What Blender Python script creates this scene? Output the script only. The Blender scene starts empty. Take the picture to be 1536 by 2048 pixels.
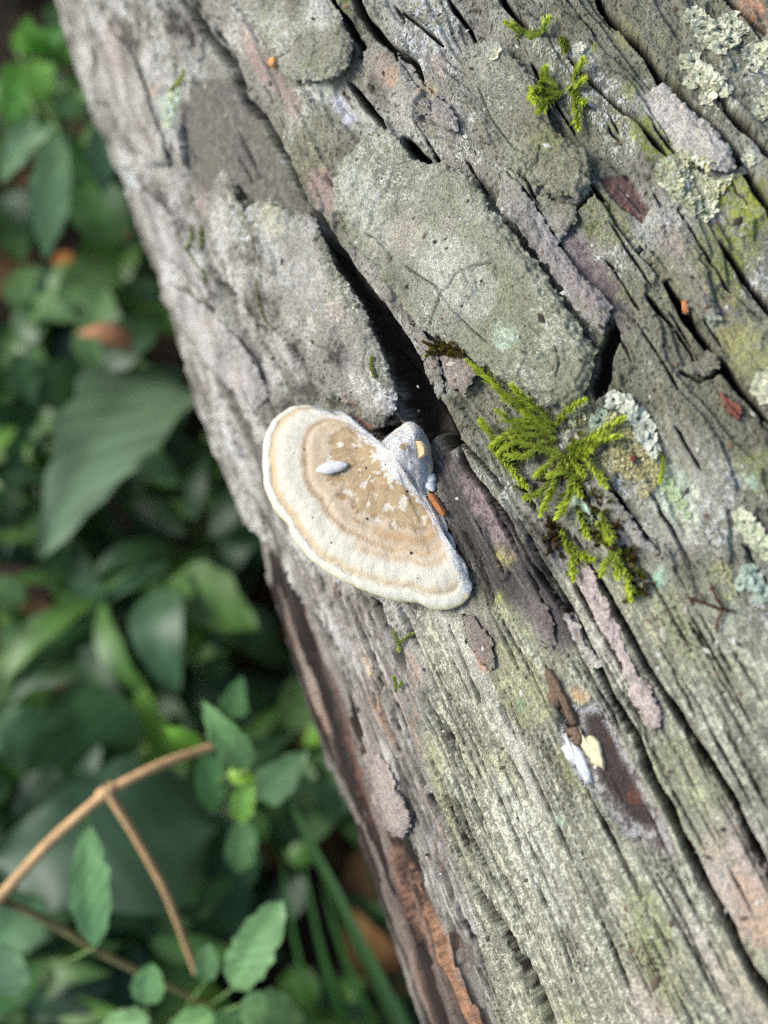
import bpy, bmesh, math, random
import numpy as np
from mathutils import Vector, Matrix, Quaternion

random.seed(7)
sc = bpy.context.scene
C = sc.collection

# ------------------------------------------------------------------ camera
F_PX = 2200.0                       # focal length in pixels of a 1536 x 2048 frame
VPT = (-2300.0, -6900.0)            # where lines along the log meet
R_LOG, L_CAM, Z_AXIS = 0.122, 0.300, 0.185
PHI = math.radians(72)              # elevation of the camera seen from the log's axis

def nrm(v):
    return v / np.linalg.norm(v)
def ray_cam(px, py):
    return nrm(np.array([(px - 768) / F_PX, -(py - 1024) / F_PX, -1.0]))
_d = nrm(np.array([(VPT[0] - 768) / F_PX, -(VPT[1] - 1024) / F_PX, -1.0]))
_ps = ray_cam(469, 1014); _ps = nrm(_ps - _d * (_ps @ _d))
_al = math.asin(R_LOG / L_CAM)
_pa = math.cos(_al) * _ps - math.sin(_al) * np.cross(_d, _ps)
_wl = (_ps - math.cos(_al) * _pa) / math.sin(_al)
_s = math.cos(PHI) * (-_pa) + math.sin(PHI) * _wl      # outward, level
_z = math.sin(PHI) * (-_pa) - math.cos(PHI) * _wl      # up
_y = np.cross(_z, _d)
RCW = np.array([_d, _y, _z])                           # camera axes -> world
O_AX = np.array([0.0, 0.0, Z_AXIS])                    # a point of the log's axis
N0 = RCW @ (-_pa)                                      # from the axis to the camera
W0 = RCW @ _wl                                         # from the axis to the ground side
S0 = RCW @ _s                                          # level, away from the log
X0 = np.array([1.0, 0, 0]); Z0 = np.array([0, 0, 1.0])
CAM = O_AX + N0 * L_CAM

cam_d = bpy.data.cameras.new('camera'); cam = bpy.data.objects.new('camera', cam_d); C.objects.link(cam)
M = Matrix.Identity(4)
for i in range(3):
    for j in range(3):
        M[i][j] = RCW[i, j]
    M[i][3] = CAM[i]
cam.matrix_world = M
cam_d.sensor_fit = 'VERTICAL'; cam_d.sensor_height = 36.0
cam_d.lens = 36.0 * F_PX / 2048.0
cam_d.clip_start = 0.005; cam_d.clip_end = 60
cam_d.dof.use_dof = True; cam_d.dof.focus_distance = 0.195
cam_d.dof.aperture_fstop = cam_d.lens / 4.4            # a lens opening of 4.4 mm
sc.camera = cam

# ------------------------------------------------------------------ light
sun_dir = nrm(0.50 * X0 + 0.78 * S0 + 0.62 * Z0)       # towards the light
el = math.asin(sun_dir[2]); az = math.atan2(sun_dir[0], sun_dir[1])
w = bpy.data.worlds.new('World'); sc.world = w; w.use_nodes = True
nt = w.node_tree; bg = nt.nodes['Background']
sky = nt.nodes.new('ShaderNodeTexSky'); sky.sky_type = 'NISHITA'; sky.sun_disc = False
sky.sun_elevation = el; sky.sun_rotation = az
sky.air_density = 1.0; sky.dust_density = 1.5; sky.ozone_density = 0.6
nt.links.new(sky.outputs[0], bg.inputs[0]); bg.inputs[1].default_value = 0.115
sl = bpy.data.lights.new('sun', 'SUN'); sl.energy = 2.0; sl.angle = math.radians(28); sl.color = (1.0, 1.0, 0.985)
so = bpy.data.objects.new('sun', sl); C.objects.link(so)
so.rotation_euler = Vector(-sun_dir).to_track_quat('-Z', 'Y').to_euler()
so.location = (0.3, 0, 1.5)
vs = sc.view_settings; vs.view_transform = 'Standard'; vs.look = 'None'; vs.gamma = 1.0; vs.exposure = 0.8
vs.use_curve_mapping = False
sc.cycles.use_denoising = False; sc.cycles.filter_width = 1.2
sc.cycles.max_bounces = 6; sc.cycles.sample_clamp_indirect = 2.0

# ------------------------------------------------------------------ helpers
def lin(c, k=0.85):
    c = np.array(c, float) / 255.0
    return np.where(c <= 0.04045, c / 12.92, ((c + 0.055) / 1.055) ** 2.4) * k

_rng = np.random.RandomState(3)
_perm = _rng.permutation(4096).astype(np.int64)
_ang = _rng.rand(4096) * 2 * np.pi
_gx, _gy = np.cos(_ang), np.sin(_ang)
def pn(x, y, seed=0):
    xi = np.floor(x).astype(np.int64); yi = np.floor(y).astype(np.int64)
    xf = x - xi; yf = y - yi
    u = xf * xf * xf * (xf * (xf * 6 - 15) + 10); v = yf * yf * yf * (yf * (yf * 6 - 15) + 10)
    def g(ix, iy, fx, fy):
        h = _perm[(_perm[(ix + seed * 131) & 4095] + iy) & 4095]
        return _gx[h] * fx + _gy[h] * fy
    a = g(xi, yi, xf, yf); b = g(xi + 1, yi, xf - 1, yf)
    c = g(xi, yi + 1, xf, yf - 1); d = g(xi + 1, yi + 1, xf - 1, yf - 1)
    return ((a + u * (b - a)) * (1 - v) + (c + u * (d - c)) * v) * 1.5
def fbm(x, y, o=3, seed=0, gain=0.5):
    r = 0; k = 1.0; s = 0
    for i in range(o):
        r = r + k * pn(x * 2 ** i + i * 17.3, y * 2 ** i - i * 9.1, seed + i); s += k; k *= gain
    return r / s
def sst(x, a, b):
    t = np.clip((x - a) / (b - a), 0, 1); return t * t * (3 - 2 * t)

def nodes_of(m):
    m.use_nodes = True; t = m.node_tree; b = t.nodes['Principled BSDF']; return t, b
def mat_simple(name, rgb, rough=0.7, var=0.25, scale=300, bump=0.0, trans=0.0, spec=0.4, sss=0.0):
    """a procedural material: base colour varied by noise, optional relief"""
    m = bpy.data.materials.new(name); t, b = nodes_of(m)
    tc = t.nodes.new('ShaderNodeTexCoord'); nz = t.nodes.new('ShaderNodeTexNoise')
    nz.inputs['Scale'].default_value = scale; nz.inputs['Detail'].default_value = 4
    t.links.new(tc.outputs['Object'], nz.inputs['Vector'])
    rp = t.nodes.new('ShaderNodeValToRGB')
    c = lin(rgb)
    rp.color_ramp.elements[0].position = 0.3; rp.color_ramp.elements[1].position = 0.72
    rp.color_ramp.elements[0].color = (*(c * (1 - var)), 1); rp.color_ramp.elements[1].color = (*np.minimum(c * (1 + var), 0.95), 1)
    t.links.new(nz.outputs['Fac'], rp.inputs[0]); t.links.new(rp.outputs[0], b.inputs['Base Color'])
    b.inputs['Roughness'].default_value = rough; b.inputs['Specular IOR Level'].default_value = spec
    if bump:
        bp = t.nodes.new('ShaderNodeBump'); bp.inputs['Distance'].default_value = bump; bp.inputs['Strength'].default_value = 0.8
        t.links.new(nz.outputs['Fac'], bp.inputs['Height']); t.links.new(bp.outputs[0], b.inputs['Normal'])
    if sss:
        b.inputs['Subsurface Weight'].default_value = sss; b.inputs['Subsurface Radius'].default_value = (1, .7, .4); b.inputs['Subsurface Scale'].default_value = 0.0012
    if trans:
        out = t.nodes['Material Output']; tr = t.nodes.new('ShaderNodeBsdfTranslucent'); mx = t.nodes.new('ShaderNodeMixShader')
        t.links.new(rp.outputs[0], tr.inputs[0]); mx.inputs[0].default_value = trans
        t.links.new(b.outputs[0], mx.inputs[1]); t.links.new(tr.outputs[0], mx.inputs[2]); t.links.new(mx.outputs[0], out.inputs[0])
    return m

def mesh_np(name, verts, quads=None, tris=None, smooth=True):
    me = bpy.data.meshes.new(name)
    nq = 0 if quads is None else len(quads); ntv = 0 if tris is None else len(tris)
    me.vertices.add(len(verts)); me.vertices.foreach_set('co', np.ascontiguousarray(verts, np.float32).ravel())
    loops = []; tot = []
    if nq: loops.append(np.asarray(quads).ravel()); tot.append(np.full(nq, 4))
    if ntv: loops.append(np.asarray(tris).ravel()); tot.append(np.full(ntv, 3))
    loops = np.concatenate(loops).astype(np.int32); tot = np.concatenate(tot).astype(np.int32)
    me.loops.add(len(loops)); me.loops.foreach_set('vertex_index', loops)
    me.polygons.add(len(tot)); st = np.zeros(len(tot), np.int32); st[1:] = np.cumsum(tot)[:-1]
    me.polygons.foreach_set('loop_start', st); me.polygons.foreach_set('loop_total', tot)
    if smooth: me.polygons.foreach_set('use_smooth', np.ones(len(tot), bool))
    me.update(calc_edges=True); me.validate()
    return me
def set_col(me, cols, name='tint'):
    at = me.color_attributes.new(name, 'FLOAT_COLOR', 'POINT')
    c4 = np.ones((len(cols), 4), np.float32); c4[:, :3] = cols
    at.data.foreach_set('color', c4.ravel())
def link(name, me, mat, parent=None):
    o = bpy.data.objects.new(name, me); C.objects.link(o)
    if mat is not None and me is not None and not me.materials: me.materials.append(mat)
    if parent is not None:
        o.parent = parent
    return o
def tag(o, label=None, cat=None, group=None, kind=None):
    if label: o['label'] = label
    if cat: o['category'] = cat
    if group: o['group'] = group
    if kind: o['kind'] = kind
    return o
def empty(name, loc=(0, 0, 0)):
    o = bpy.data.objects.new(name, None); C.objects.link(o); o.location = loc; o.empty_display_size = 0.01
    return o
def child(name, me, mat, parent):
    """part whose mesh is in world coordinates, under a thing whose Empty stands elsewhere"""
    o = link(name, me, mat, parent)
    o.matrix_parent_inverse = Matrix.Translation(-Vector(parent.location))
    return o

# ------------------------------------------------------------------ photo <-> log surface (mm along, mm round)
RM, LM = R_LOG * 1000, L_CAM * 1000
def hit_log(px, py, rad=None):
    """ray of the design view onto the log's nominal cylinder: (a, b) in mm"""
    rad = RM if rad is None else rad
    r = RCW @ ray_cam(px, py)
    rx, rn, rw = r @ X0, r @ N0, r @ W0
    A = rn * rn + rw * rw; B = 2 * LM * rn; Cc = LM * LM - rad * rad
    D = B * B - 4 * A * Cc
    if D < 0: return -B / (2 * A) * rx, 150.0           # past the edge of the log
    t = (-B - math.sqrt(D)) / (2 * A)
    return t * rx, RM * math.atan2(t * rw, LM + t * rn)
def ab(pts):
    return np.array([hit_log(*p) for p in pts])
def log_pt(a, b, h):
    """surface coordinates and height in mm -> world metres (arrays)"""
    a = np.asarray(a, float); tau = np.asarray(b, float) / RM; r = (RM + np.asarray(h, float)) / 1000
    return (O_AX + (a / 1000)[..., None] * X0 + (r * np.cos(tau))[..., None] * N0 + (r * np.sin(tau))[..., None] * W0)
def project(P):
    q = (P - CAM) @ RCW
    return 768 + F_PX * q[..., 0] / -q[..., 2], 1024 - F_PX * q[..., 1] / -q[..., 2], -q[..., 2]
def at_z(px, py, z):
    """point of the level plane z seen at a pixel"""
    r = RCW @ ray_cam(px, py); t = (z - CAM[2]) / r[2]; return CAM + r * t
def at_d(px, py, dist):
    r = RCW @ ray_cam(px, py); return CAM + r * dist / abs(ray_cam(px, py)[2])
# ================================================================== THE LOG
# ---- surface grid: fine where the bark is seen, coarse round the back and past the ends
def grid_axis(lo, d0, d1, hi, stepf):
    v = [d0]
    while v[-1] < d1: v.append(v[-1] + stepf(v[-1]))
    up = [v[-1]]; s = stepf(v[-1])
    while up[-1] < hi: s = min(s * 1.25, 14); up.append(up[-1] + s)
    dn = [d0]; s = stepf(d0)
    while dn[-1] > lo: s = min(s * 1.25, 14); dn.append(dn[-1] - s)
    return np.array(dn[::-1][:-1] + v + up[1:])
DENS = 0.215
def step_b(b):
    t = b / RM
    dist = math.hypot(LM - RM * math.cos(t), RM * math.sin(t))
    cosi = (LM * math.cos(t) - RM) / dist
    return DENS * dist / 195 / max(cosi, 0.33)
av = grid_axis(-620, -78, 310, 900, lambda a: DENS * (1.06 + max(a, 0) * 0.0019))
bv = grid_axis(-math.pi * RM, -62, 142, math.pi * RM, step_b)
bv = bv[(bv > -math.pi * RM) & (bv < math.pi * RM)]
bv = np.concatenate([[-math.pi * RM], bv, [math.pi * RM]])
def pad4(v):                                            # a multiple of four cells
    n = (len(v) - 1) % 4
    return v if n == 0 else np.concatenate([v[:-1], np.linspace(v[-2], v[-1], 4 - n + 2)[1:]])
av, bv = pad4(av), pad4(bv)
NA, NB = len(av), len(bv)
A, B = np.meshgrid(av, bv, indexing='ij')
print('grid', NA, NB)
P0 = log_pt(A, B, np.zeros_like(A))
PX, PY, _ = project(P0)
FACING = ((CAM - P0) * (P0 - (O_AX + (A / 1000)[..., None] * X0))).sum(-1) > -2e-4
INF = FACING & (PX > -260) & (PX < 1800) & (PY > -200) & (PY < 2440)
del P0

# ---- traced lines of the bark: (points in the photograph, width mm, depth mm)
CR_MAIN = [(330,-60),(360,0),(392,41),(419,91),(451,128),(478,196),(528,242),(556,292),(592,351),(624,410),(661,460),(688,515),(724,570),(756,629),(795,690),(832,760),(868,825),(905,880)]
CR_MAIN2 = [(880,796),(918,883),(930,925),(973,978),(1018,1038),(1050,1097),(1091,1170),(1132,1229),(1155,1275),(1192,1327),(1223,1396),(1274,1478),(1296,1542),(1337,1615),(1374,1697),(1415,1774),(1460,1856),(1497,1934),(1545,2010),(1600,2110),(1690,2280),(1800,2480)]
CR_R = [(1145,1075),(1173,1124),(1214,1193),(1246,1250),(1292,1332),(1337,1400),(1383,1469),(1424,1533),(1474,1610),(1492,1656),(1545,1750),(1600,1840)]
CR_14 = [(1183,369),(1231,431),(1260,474),(1303,522),(1337,570),(1370,623),(1397,668),(1442,728),(1483,782),(1545,850)]
CR_12 = [(1190,-30),(1202,0),(1236,38),(1298,105),(1322,149),(1370,196),(1423,249),(1471,307),(1519,383),(1570,470)]
CR_5 = [(790,1440),(840,1545),(871,1615),(906,1685),(928,1742),(960,1800),(1010,1880),(1050,1950),(1120,2100),(1240,2360)]
CR_WOOD = [(1000,1500),(1050,1640),(1110,1760),(1190,1920),(1250,2048)]
GR = [CR_MAIN, CR_MAIN2, CR_R, CR_14, CR_12, CR_5, CR_WOOD, [(250,620),(420,980),(560,1330),(680,1610),(823,2027)], [(150,60),(215,260),(250,420)], [(896,0),(953,91),(1030,200)]]
# ---- grain: a cross-grain coordinate that stays constant along those lines
GAB = [ab(p) for p in GR]
rows, rhs = [], []
nk = len(GAB)
def gpoly(a, b):
    a = a / 100.0; b = b / 100.0
    return [a, a * a, a * b, a * a * b, a * b * b]
for k, p in enumerate(GAB):
    for (a, b) in p:
        r = np.zeros(5 + nk); r[:5] = gpoly(a, b); r[5 + k] = 1; rows.append(r); rhs.append(b)
for i in range(5):
    r = np.zeros(5 + nk); r[i] = 1.5; rows.append(r); rhs.append(0)
gco = np.linalg.lstsq(np.array(rows), np.array(rhs), rcond=None)[0][:5]
print('grain', gco)
AC = np.clip(A, -120, 320); BC = np.clip(B, -110, 160)
G = B - sum(c * t for c, t in zip(gco, gpoly(AC, BC)))
def grain_of(a, b):
    return b - sum(c * t for c, t in zip(gco, gpoly(np.clip(a, -120, 320), np.clip(b, -110, 160))))
G = G + 1.2 * fbm(A * 0.02, G * 0.05, 2, 5) + 0.35 * fbm(A * 0.07, G * 0.2, 2, 6)

# ---- geometry tests in surface millimetres
def box_idx(p, m):
    i0 = max(np.searchsorted(av, p[:, 0].min() - m) - 1, 0); i1 = min(np.searchsorted(av, p[:, 0].max() + m) + 1, NA)
    j0 = max(np.searchsorted(bv, p[:, 1].min() - m) - 1, 0); j1 = min(np.searchsorted(bv, p[:, 1].max() + m) + 1, NB)
    return slice(i0, i1), slice(j0, j1)
def seg_d(p, a, b, closed=False):
    best = np.full(a.shape, 1e9); tt = np.zeros(a.shape)
    n = len(p); ln = 0; segs = [(p[i], p[(i + 1) % n]) for i in range(n if closed else n - 1)]
    tot = sum(np.hypot(*(q - r)) for q, r in segs)
    for q, r in segs:
        d = r - q; L2 = max(d @ d, 1e-9)
        t = np.clip(((a - q[0]) * d[0] + (b - q[1]) * d[1]) / L2, 0, 1)
        dd = np.hypot(a - q[0] - t * d[0], b - q[1] - t * d[1])
        m = dd < best; best = np.where(m, dd, best); tt = np.where(m, (ln + t * math.sqrt(L2)) / tot, tt); ln += math.sqrt(L2)
    return best, tt
def poly_sdf(p, a, b):
    d, _ = seg_d(p, a, b, True)
    ins = np.zeros(a.shape, bool); n = len(p)
    for i in range(n):
        q, r = p[i], p[(i + 1) % n]
        c = (q[1] > b) != (r[1] > b)
        if abs(r[1] - q[1]) > 1e-12:
            ins ^= c & (a < (r[0] - q[0]) * (b - q[1]) / (r[1] - q[1]) + q[0])
    return np.where(ins, d, -d)
NJ = 0.55 * fbm(A * 0.35, B * 0.35, 3, 21, 0.6)         # shared raggedness of edges, mm
NC = pn(A * 0.16, B * 0.22, 23)
NF = fbm(A * 1.1, B * 1.1, 2, 31)                        # fine noise
def region(pts, soft=1.0, jag=1.0, m=4):
    """0..1 mask of a traced outline with an uneven soft border"""
    p = ab(pts); s = box_idx(p, m + soft * 2 + 2)
    out = np.zeros(A.shape, np.float32)
    d = poly_sdf(p, A[s], B[s]) + NJ[s] * jag + NF[s] * jag * 0.15
    out[s] = sst(d, -soft, soft); return out
def blob(px, py, r, soft=0.6, jag=1.0, el=1.0, ang=None):
    """an uneven round patch, r in mm; el > 1 stretches it along the grain"""
    a0, b0 = hit_log(px, py); p = np.array([[a0, b0]]); s = box_idx(p, r * max(el, 1) * 1.8 + 3)
    out = np.zeros(A.shape, np.float32)
    sl = (grain_of(np.array(a0 + 3.0), np.array(b0)) - grain_of(np.array(a0 - 3.0), np.array(b0))) / 6.0
    da = A[s] - a0; db = B[s] - b0; db = db + sl * da
    d = r - np.hypot(da / el, db) + (NJ[s] * 1.6 + NF[s] * 0.5) * jag * min(1.0, r / 2.0)
    out[s] = sst(d, -soft, soft); return out

# ---- regions
WOOD = region([(850,1215),(930,1230),(1010,1180),(1110,1150),(1270,1110),(1400,1210),(1900,1450),(1900,2800),(1340,2800),(1040,2200),(985,2048),(930,1800),(880,1640),(845,1500),(860,1380),(830,1300)], 3.5, 2.0)
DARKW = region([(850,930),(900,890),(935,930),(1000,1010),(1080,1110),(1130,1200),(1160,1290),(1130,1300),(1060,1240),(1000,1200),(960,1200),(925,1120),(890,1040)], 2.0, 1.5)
FIB = region([(560,1080),(640,1150),(760,1230),(850,1320),(845,1500),(880,1640),(930,1800),(985,2048),(1040,2200),(1340,2800),(1280,2800),(1030,2200),(960,2000),(850,1830),(735,1490),(612,1194)], 2.0, 1.5)
REC_P = [(250,520),(300,610),(330,720),(385,860),(440,960),(510,1060),(580,1150),(617,1220),(647,1282),(669,1343),(696,1387),(722,1439),(735,1492),(760,1560),(790,1640),(827,1698),(849,1777),(871,1834),(937,1896),(950,1961),(975,2060),(1030,2200),(1150,2480),(1300,2800),(400,2800),(200,1300),(140,620)]
REC = region(REC_P, 0.6, 1.0, 60)
REC = np.maximum(REC, sst(B, 133, 139) * sst(-A, -205, -185))   # the rest of the low side below the seen edge
REC = np.maximum(REC, sst(B, 110, 113) * sst(-A, 30, 40))
R1 = region([(369,169),(455,150),(510,237),(556,319),(601,392),(629,428),(578,419),(538,396),(501,419),(478,383),(442,337),(396,401),(373,355),(360,273)], 0.5, 0.6)

# ---- height of the bark, mm
H = 1.5 * fbm(A * 0.011, G * 0.035, 3, 40)
lay = fbm(A * 0.022 + 3, G * 0.075, 3, 44, 0.55) * 5.2
fl = np.floor(lay); fr = lay - fl
TERR = (fl + sst(fr + 0.12 * fbm(A * 0.5, G * 0.7, 2, 47), 0.84, 0.99)) * 0.75
notw = 1 - np.maximum(np.maximum(WOOD, FIB), R1)
H += TERR * notw * (1 - REC)
ROUGH = fbm(A * 0.9, B * 1.0, 3, 52, 0.7)
H += notw * (0.34 * fbm(A * 0.28, B * 0.34, 4, 50, 0.6) + 0.30 * ROUGH)
grain_f = fbm(A * 0.045, G * 1.1, 3, 55, 0.6)
grain_c = fbm(A * 0.02, G * 0.30, 2, 58)
H += (0.12 + 0.10 * np.maximum(WOOD, FIB * 2)) * grain_f + (0.22 + 0.05 * WOOD + 0.6 * FIB) * grain_c
H += np.maximum(WOOD, FIB) * 0.20 * ROUGH
H += R1 * (-1.3 + 0.10 * fbm(A * 0.5, B * 0.5, 3, 60))
H += -0.5 * DARKW + DARKW * 0.35 * fbm(A * 0.07, G * 0.8, 3, 62)
H += FIB * 0.55 * fbm(A * 0.05, G * 0.45, 2, 64)
lft = sst(B, 55, 90) * (1 - WOOD) * (1 - R1)
H += lft * (1.5 * fbm(A * 0.05, G * 0.14, 4, 66, 0.6) + 0.9 * (0.5 - np.abs(fbm(A * 0.045, G * 0.22, 2, 68))) + 0.35 * fbm(A * 0.3, G * 0.6, 2, 69))
HPRE = H.copy()
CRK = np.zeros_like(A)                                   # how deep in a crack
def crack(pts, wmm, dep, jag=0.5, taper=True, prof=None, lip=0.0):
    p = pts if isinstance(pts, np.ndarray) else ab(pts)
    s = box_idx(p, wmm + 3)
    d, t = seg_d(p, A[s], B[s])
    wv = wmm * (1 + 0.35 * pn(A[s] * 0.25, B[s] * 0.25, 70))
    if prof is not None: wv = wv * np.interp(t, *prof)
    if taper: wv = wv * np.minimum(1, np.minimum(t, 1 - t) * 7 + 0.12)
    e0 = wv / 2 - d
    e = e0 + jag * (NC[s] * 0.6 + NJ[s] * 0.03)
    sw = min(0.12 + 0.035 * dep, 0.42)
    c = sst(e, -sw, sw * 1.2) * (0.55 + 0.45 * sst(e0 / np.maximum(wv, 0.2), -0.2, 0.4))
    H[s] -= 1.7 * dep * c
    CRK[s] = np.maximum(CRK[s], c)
    if lip: H[s] += lip * np.exp(-np.clip(-e, 0, None) / 1.1) * (1 - c)
PR = ([0, .3, .45, .62, .72, .8, .9, 1], [1.0, .8, .7, .9, 1.3, 2.2, 3.2, 2.4])
crack(CR_MAIN, 1.7, 9, prof=PR, taper=False, lip=0.3)
mp = ab([(640,440),(690,515),(735,585),(775,650),(812,725),(850,800),(885,865)]); ms = box_idx(mp, 12)
md, mt = seg_d(mp, A[ms], B[ms]); mb = B[ms] - np.interp(A[ms], mp[::-1, 0], mp[::-1, 1])
mw = np.interp(mt, [0, .25, .5, .8, 1], [.5, 1.6, 2.6, 3.4, 3.0]) + 0.5 * NC[ms] + 0.25 * NJ[ms]
mdep = np.interp(mt, [0, .2, .5, .8, 1], [2, 5, 8, 10, 7]) * sst(mb, -mw, mw * 0.6) * (1 - sst(mb, mw + 2.6, mw + 3.6)) * (md < 11)
mdep *= sst(mt, 0, .05) * (1 - sst(mt, .96, 1))
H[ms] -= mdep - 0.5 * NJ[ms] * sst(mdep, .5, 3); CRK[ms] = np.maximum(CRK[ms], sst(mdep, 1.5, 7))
crack([(1228,640),(1216,690),(1204,745),(1192,800)], 2.4, 2.6); crack([(742,862),(770,866),(805,852)], 2.2, 3.5); crack([(1120,415),(1155,412),(1190,380)], 0.8, 2)
crack(CR_MAIN2, 1.15, 5, lip=0.2, prof=([0, .1, .3, .5, .7, 1], [1.2, .9, .5, 1.3, 1.1, 1.25]))
crack(CR_R, 0.95, 4, lip=0.15); crack(CR_14, 1.15, 4.5, lip=0.35, prof=([0, .2, .4, .55, .7, 1], [.5, 1.2, .6, 1.7, .9, 1.1])); crack(CR_12, 1.5, 5, lip=0.3)
crack(CR_5, 1.05, 5, lip=0.25)
for pts, w_, d_ in [
    ([(437,565),(483,606),(510,661),(533,700),(560,750),(580,807)], 1.5, 5), ([(575,690),(626,760),(656,814)], 0.8, 3.5),
    ([(748,1190),(783,1264),(812,1345)], 2.0, 7), ([(925,1742),(1014,1879),(1055,1961),(1091,2048),(1120,2110)], 2.2, 4),
    ([(640,-20),(672,10),(700,55),(724,95),(728,130)], 1.5, 3.5), ([(700,-30),(740,50),(775,95),(829,129),(848,163)], 1.6, 4),
    ([(690,160),(720,200),(748,232),(769,255)], 1.3, 4), ([(800,273),(829,307),(853,331)], 1.6, 4),
    ([(885,-20),(896,0),(929,43),(953,91)], 0.8, 3), ([(1000,-20),(1006,0),(1044,45),(1060,70)], 0.8, 3), ([(805,24),(850,60),(886,91)], 0.6, 2.2),
    ([(1135,110),(1183,163),(1231,211),(1279,250),(1337,320)], 0.8, 2.5), ([(1060,120),(1100,190),(1150,262)], 0.5, 1.6),
    ([(1440,-20),(1480,20),(1550,75)], 1.2, 3.5), ([(1425,180),(1480,250),(1550,330)], 1.2, 3.5), ([(1440,480),(1500,560),(1560,640)], 1.0, 2.5),
    ([(1182,955),(1228,1001),(1274,1056),(1315,1110)], 1.0, 3), ([(1290,585),(1318,620),(1345,648)], 0.5, 2), ([(1350,655),(1380,700),(1400,750)], 0.35, 1),
    ([(1360,740),(1400,757),(1437,742),(1442,720)], 0.4, 1.6), ([(1090,1480),(1130,1570),(1165,1650)], 0.3, 1.2), ([(890,830),(920,880),(965,920),(1010,980)], 0.7, 2.5),
    ([(1040,1040),(1090,1130),(1150,1240),(1190,1310)], 0.6, 2.5), ([(1130,1140),(1180,1230),(1240,1330),(1285,1420)], 0.5, 2.0), ([(980,1000),(1030,1090),(1075,1180)], 0.5, 2.0),
    ([(900,1250),(935,1330),(970,1420)], 0.45, 1.6), ([(960,1180),(1000,1260),(1040,1340)], 0.35, 1.2), ([(1105,1380),(1125,1430),(1150,1480)], 1.0, 2.6), ([(1195,1380),(1225,1430),(1245,1480)], 0.7, 2.4),
    ([(1000,1390),(1050,1510),(1110,1640),(1180,1790),(1240,1930),(1290,2060)], 0.34, 1.6), ([(985,1550),(1040,1700),(1120,1880),(1180,2060)], 0.38, 1.8), ([(930,1560),(985,1720),(1050,1880)], 0.42, 2.0),
    ([(1190,1600),(1260,1740),(1330,1880),(1400,2040)], 0.25, 1.2), ([(1310,1760),(1370,1870),(1440,2010)], 0.22, 1.0), ([(880,1420),(930,1560),(985,1690)], 0.36, 1.6),
    ([(690,1230),(740,1330),(770,1420),(800,1500)], 0.7, 2.5), ([(640,1230),(690,1330),(720,1410)], 0.6, 2.0), ([(690,1180),(730,1260),(760,1330)], 0.5, 2),
    ([(360,250),(365,300),(370,350)], 1.1, 3), ([(470,370),(480,390),(490,400)], 0.9, 2), ([(325,430),(338,445),(345,450)], 1.0, 2.5), ([(265,400),(290,430)], 1.0, 2),
    ([(318,630),(342,690),(366,760)], 4.5, 6), ([(372,815),(415,925),(468,1035)], 2.6, 4), ([(262,470),(285,540)], 1.6, 3), ([(300,420),(340,480),(380,540)], 0.8, 2), ([(250,330),(300,400)], 0.7, 1.5), ([(430,680),(480,780),(520,830)], 0.6, 1.5),
    ]:
    crack(pts, w_, d_, lip=0.12)
# many finer splits that follow the grain
rg = np.random.RandomState(11)
def grain_crack(px, py, ln, wmm, dep):
    a0, b0 = hit_log(px, py); g0 = float(grain_of(np.array(a0), np.array(b0)))
    aa = np.linspace(a0 - ln / 2, a0 + ln / 2, 7); bb = np.full(7, b0)
    for _ in range(6): bb = bb + (g0 - grain_of(aa, bb)) * 0.9
    bb = bb + rg.randn(7) * 0.12
    crack(np.stack([aa, bb], 1), wmm, dep, jag=0.35)
for i in range(90):
    x, y = rg.uniform(860, 1536), rg.uniform(1180, 2048)
    if (x - 860) / 1.9 < (y - 1500) * 0.5 - 60: continue
    grain_crack(x, y, rg.uniform(8, 32), rg.uniform(0.10, 0.26), rg.uniform(0.4, 1.1))
for i in range(70):
    grain_crack(rg.uniform(500, 1536), rg.uniform(0, 1150), rg.uniform(4, 16), rg.uniform(0.12, 0.4), rg.uniform(0.4, 1.4))
for i in range(70):
    y = rg.uniform(1150, 2048); x = 612 + (y - 1194) * 0.42 + rg.uniform(0, 190)
    grain_crack(x, y, rg.uniform(6, 22), rg.uniform(0.2, 0.5), rg.uniform(0.6, 1.8))
for i in range(45):
    y = rg.uniform(0, 1000); x = 190 + y * 0.33 + rg.uniform(0, 240)
    grain_crack(x, y, rg.uniform(4, 12), rg.uniform(0.25, 0.6), rg.uniform(0.5, 1.6))
# the low side, where the outer bark has fallen off and fibrous wood is bare
GB = B + 0.05 * A + 1.5 * fbm(A * 0.015, B * 0.03, 2, 7)
rp0 = ab(REC_P); rsl = box_idx(rp0, 70); rd_ = np.full(A.shape, 30.0); rd_[rsl] = poly_sdf(rp0, A[rsl], B[rsl])
low = 1.5 + 7.5 * np.exp(-np.clip(rd_, 0, None) / 7.0)
H = H * (1 - 0.85 * REC) - REC * low + REC * (2.2 * fbm(A * 0.014, GB * 0.16, 3, 80) + 0.9 * fbm(A * 0.03, GB * 0.7, 3, 82) + 0.8 * np.floor(4 * fbm(A * 0.02, GB * 0.1, 3, 84)) + 0.5 * fbm(A * .2, GB * .5, 3, 86))
for k in range(16):                                      # long splits of that side
    g0 = rg.uniform(92, 138); a0 = rg.uniform(-60, 160); ln = rg.uniform(50, 150)
    aa = np.linspace(a0 - ln / 2, a0 + ln / 2, 8); bb = g0 + 1.5 * np.sin(aa * 0.03 + k) + 0 * aa
    s = box_idx(np.stack([aa, bb], 1), 5); d, t = seg_d(np.stack([aa, bb], 1), A[s], B[s])
    H[s] -= REC[s] * 2.6 * sst(rg.uniform(0.5, 1.5) - d, -0.3, 0.6)
del lay, fl, fr
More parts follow.
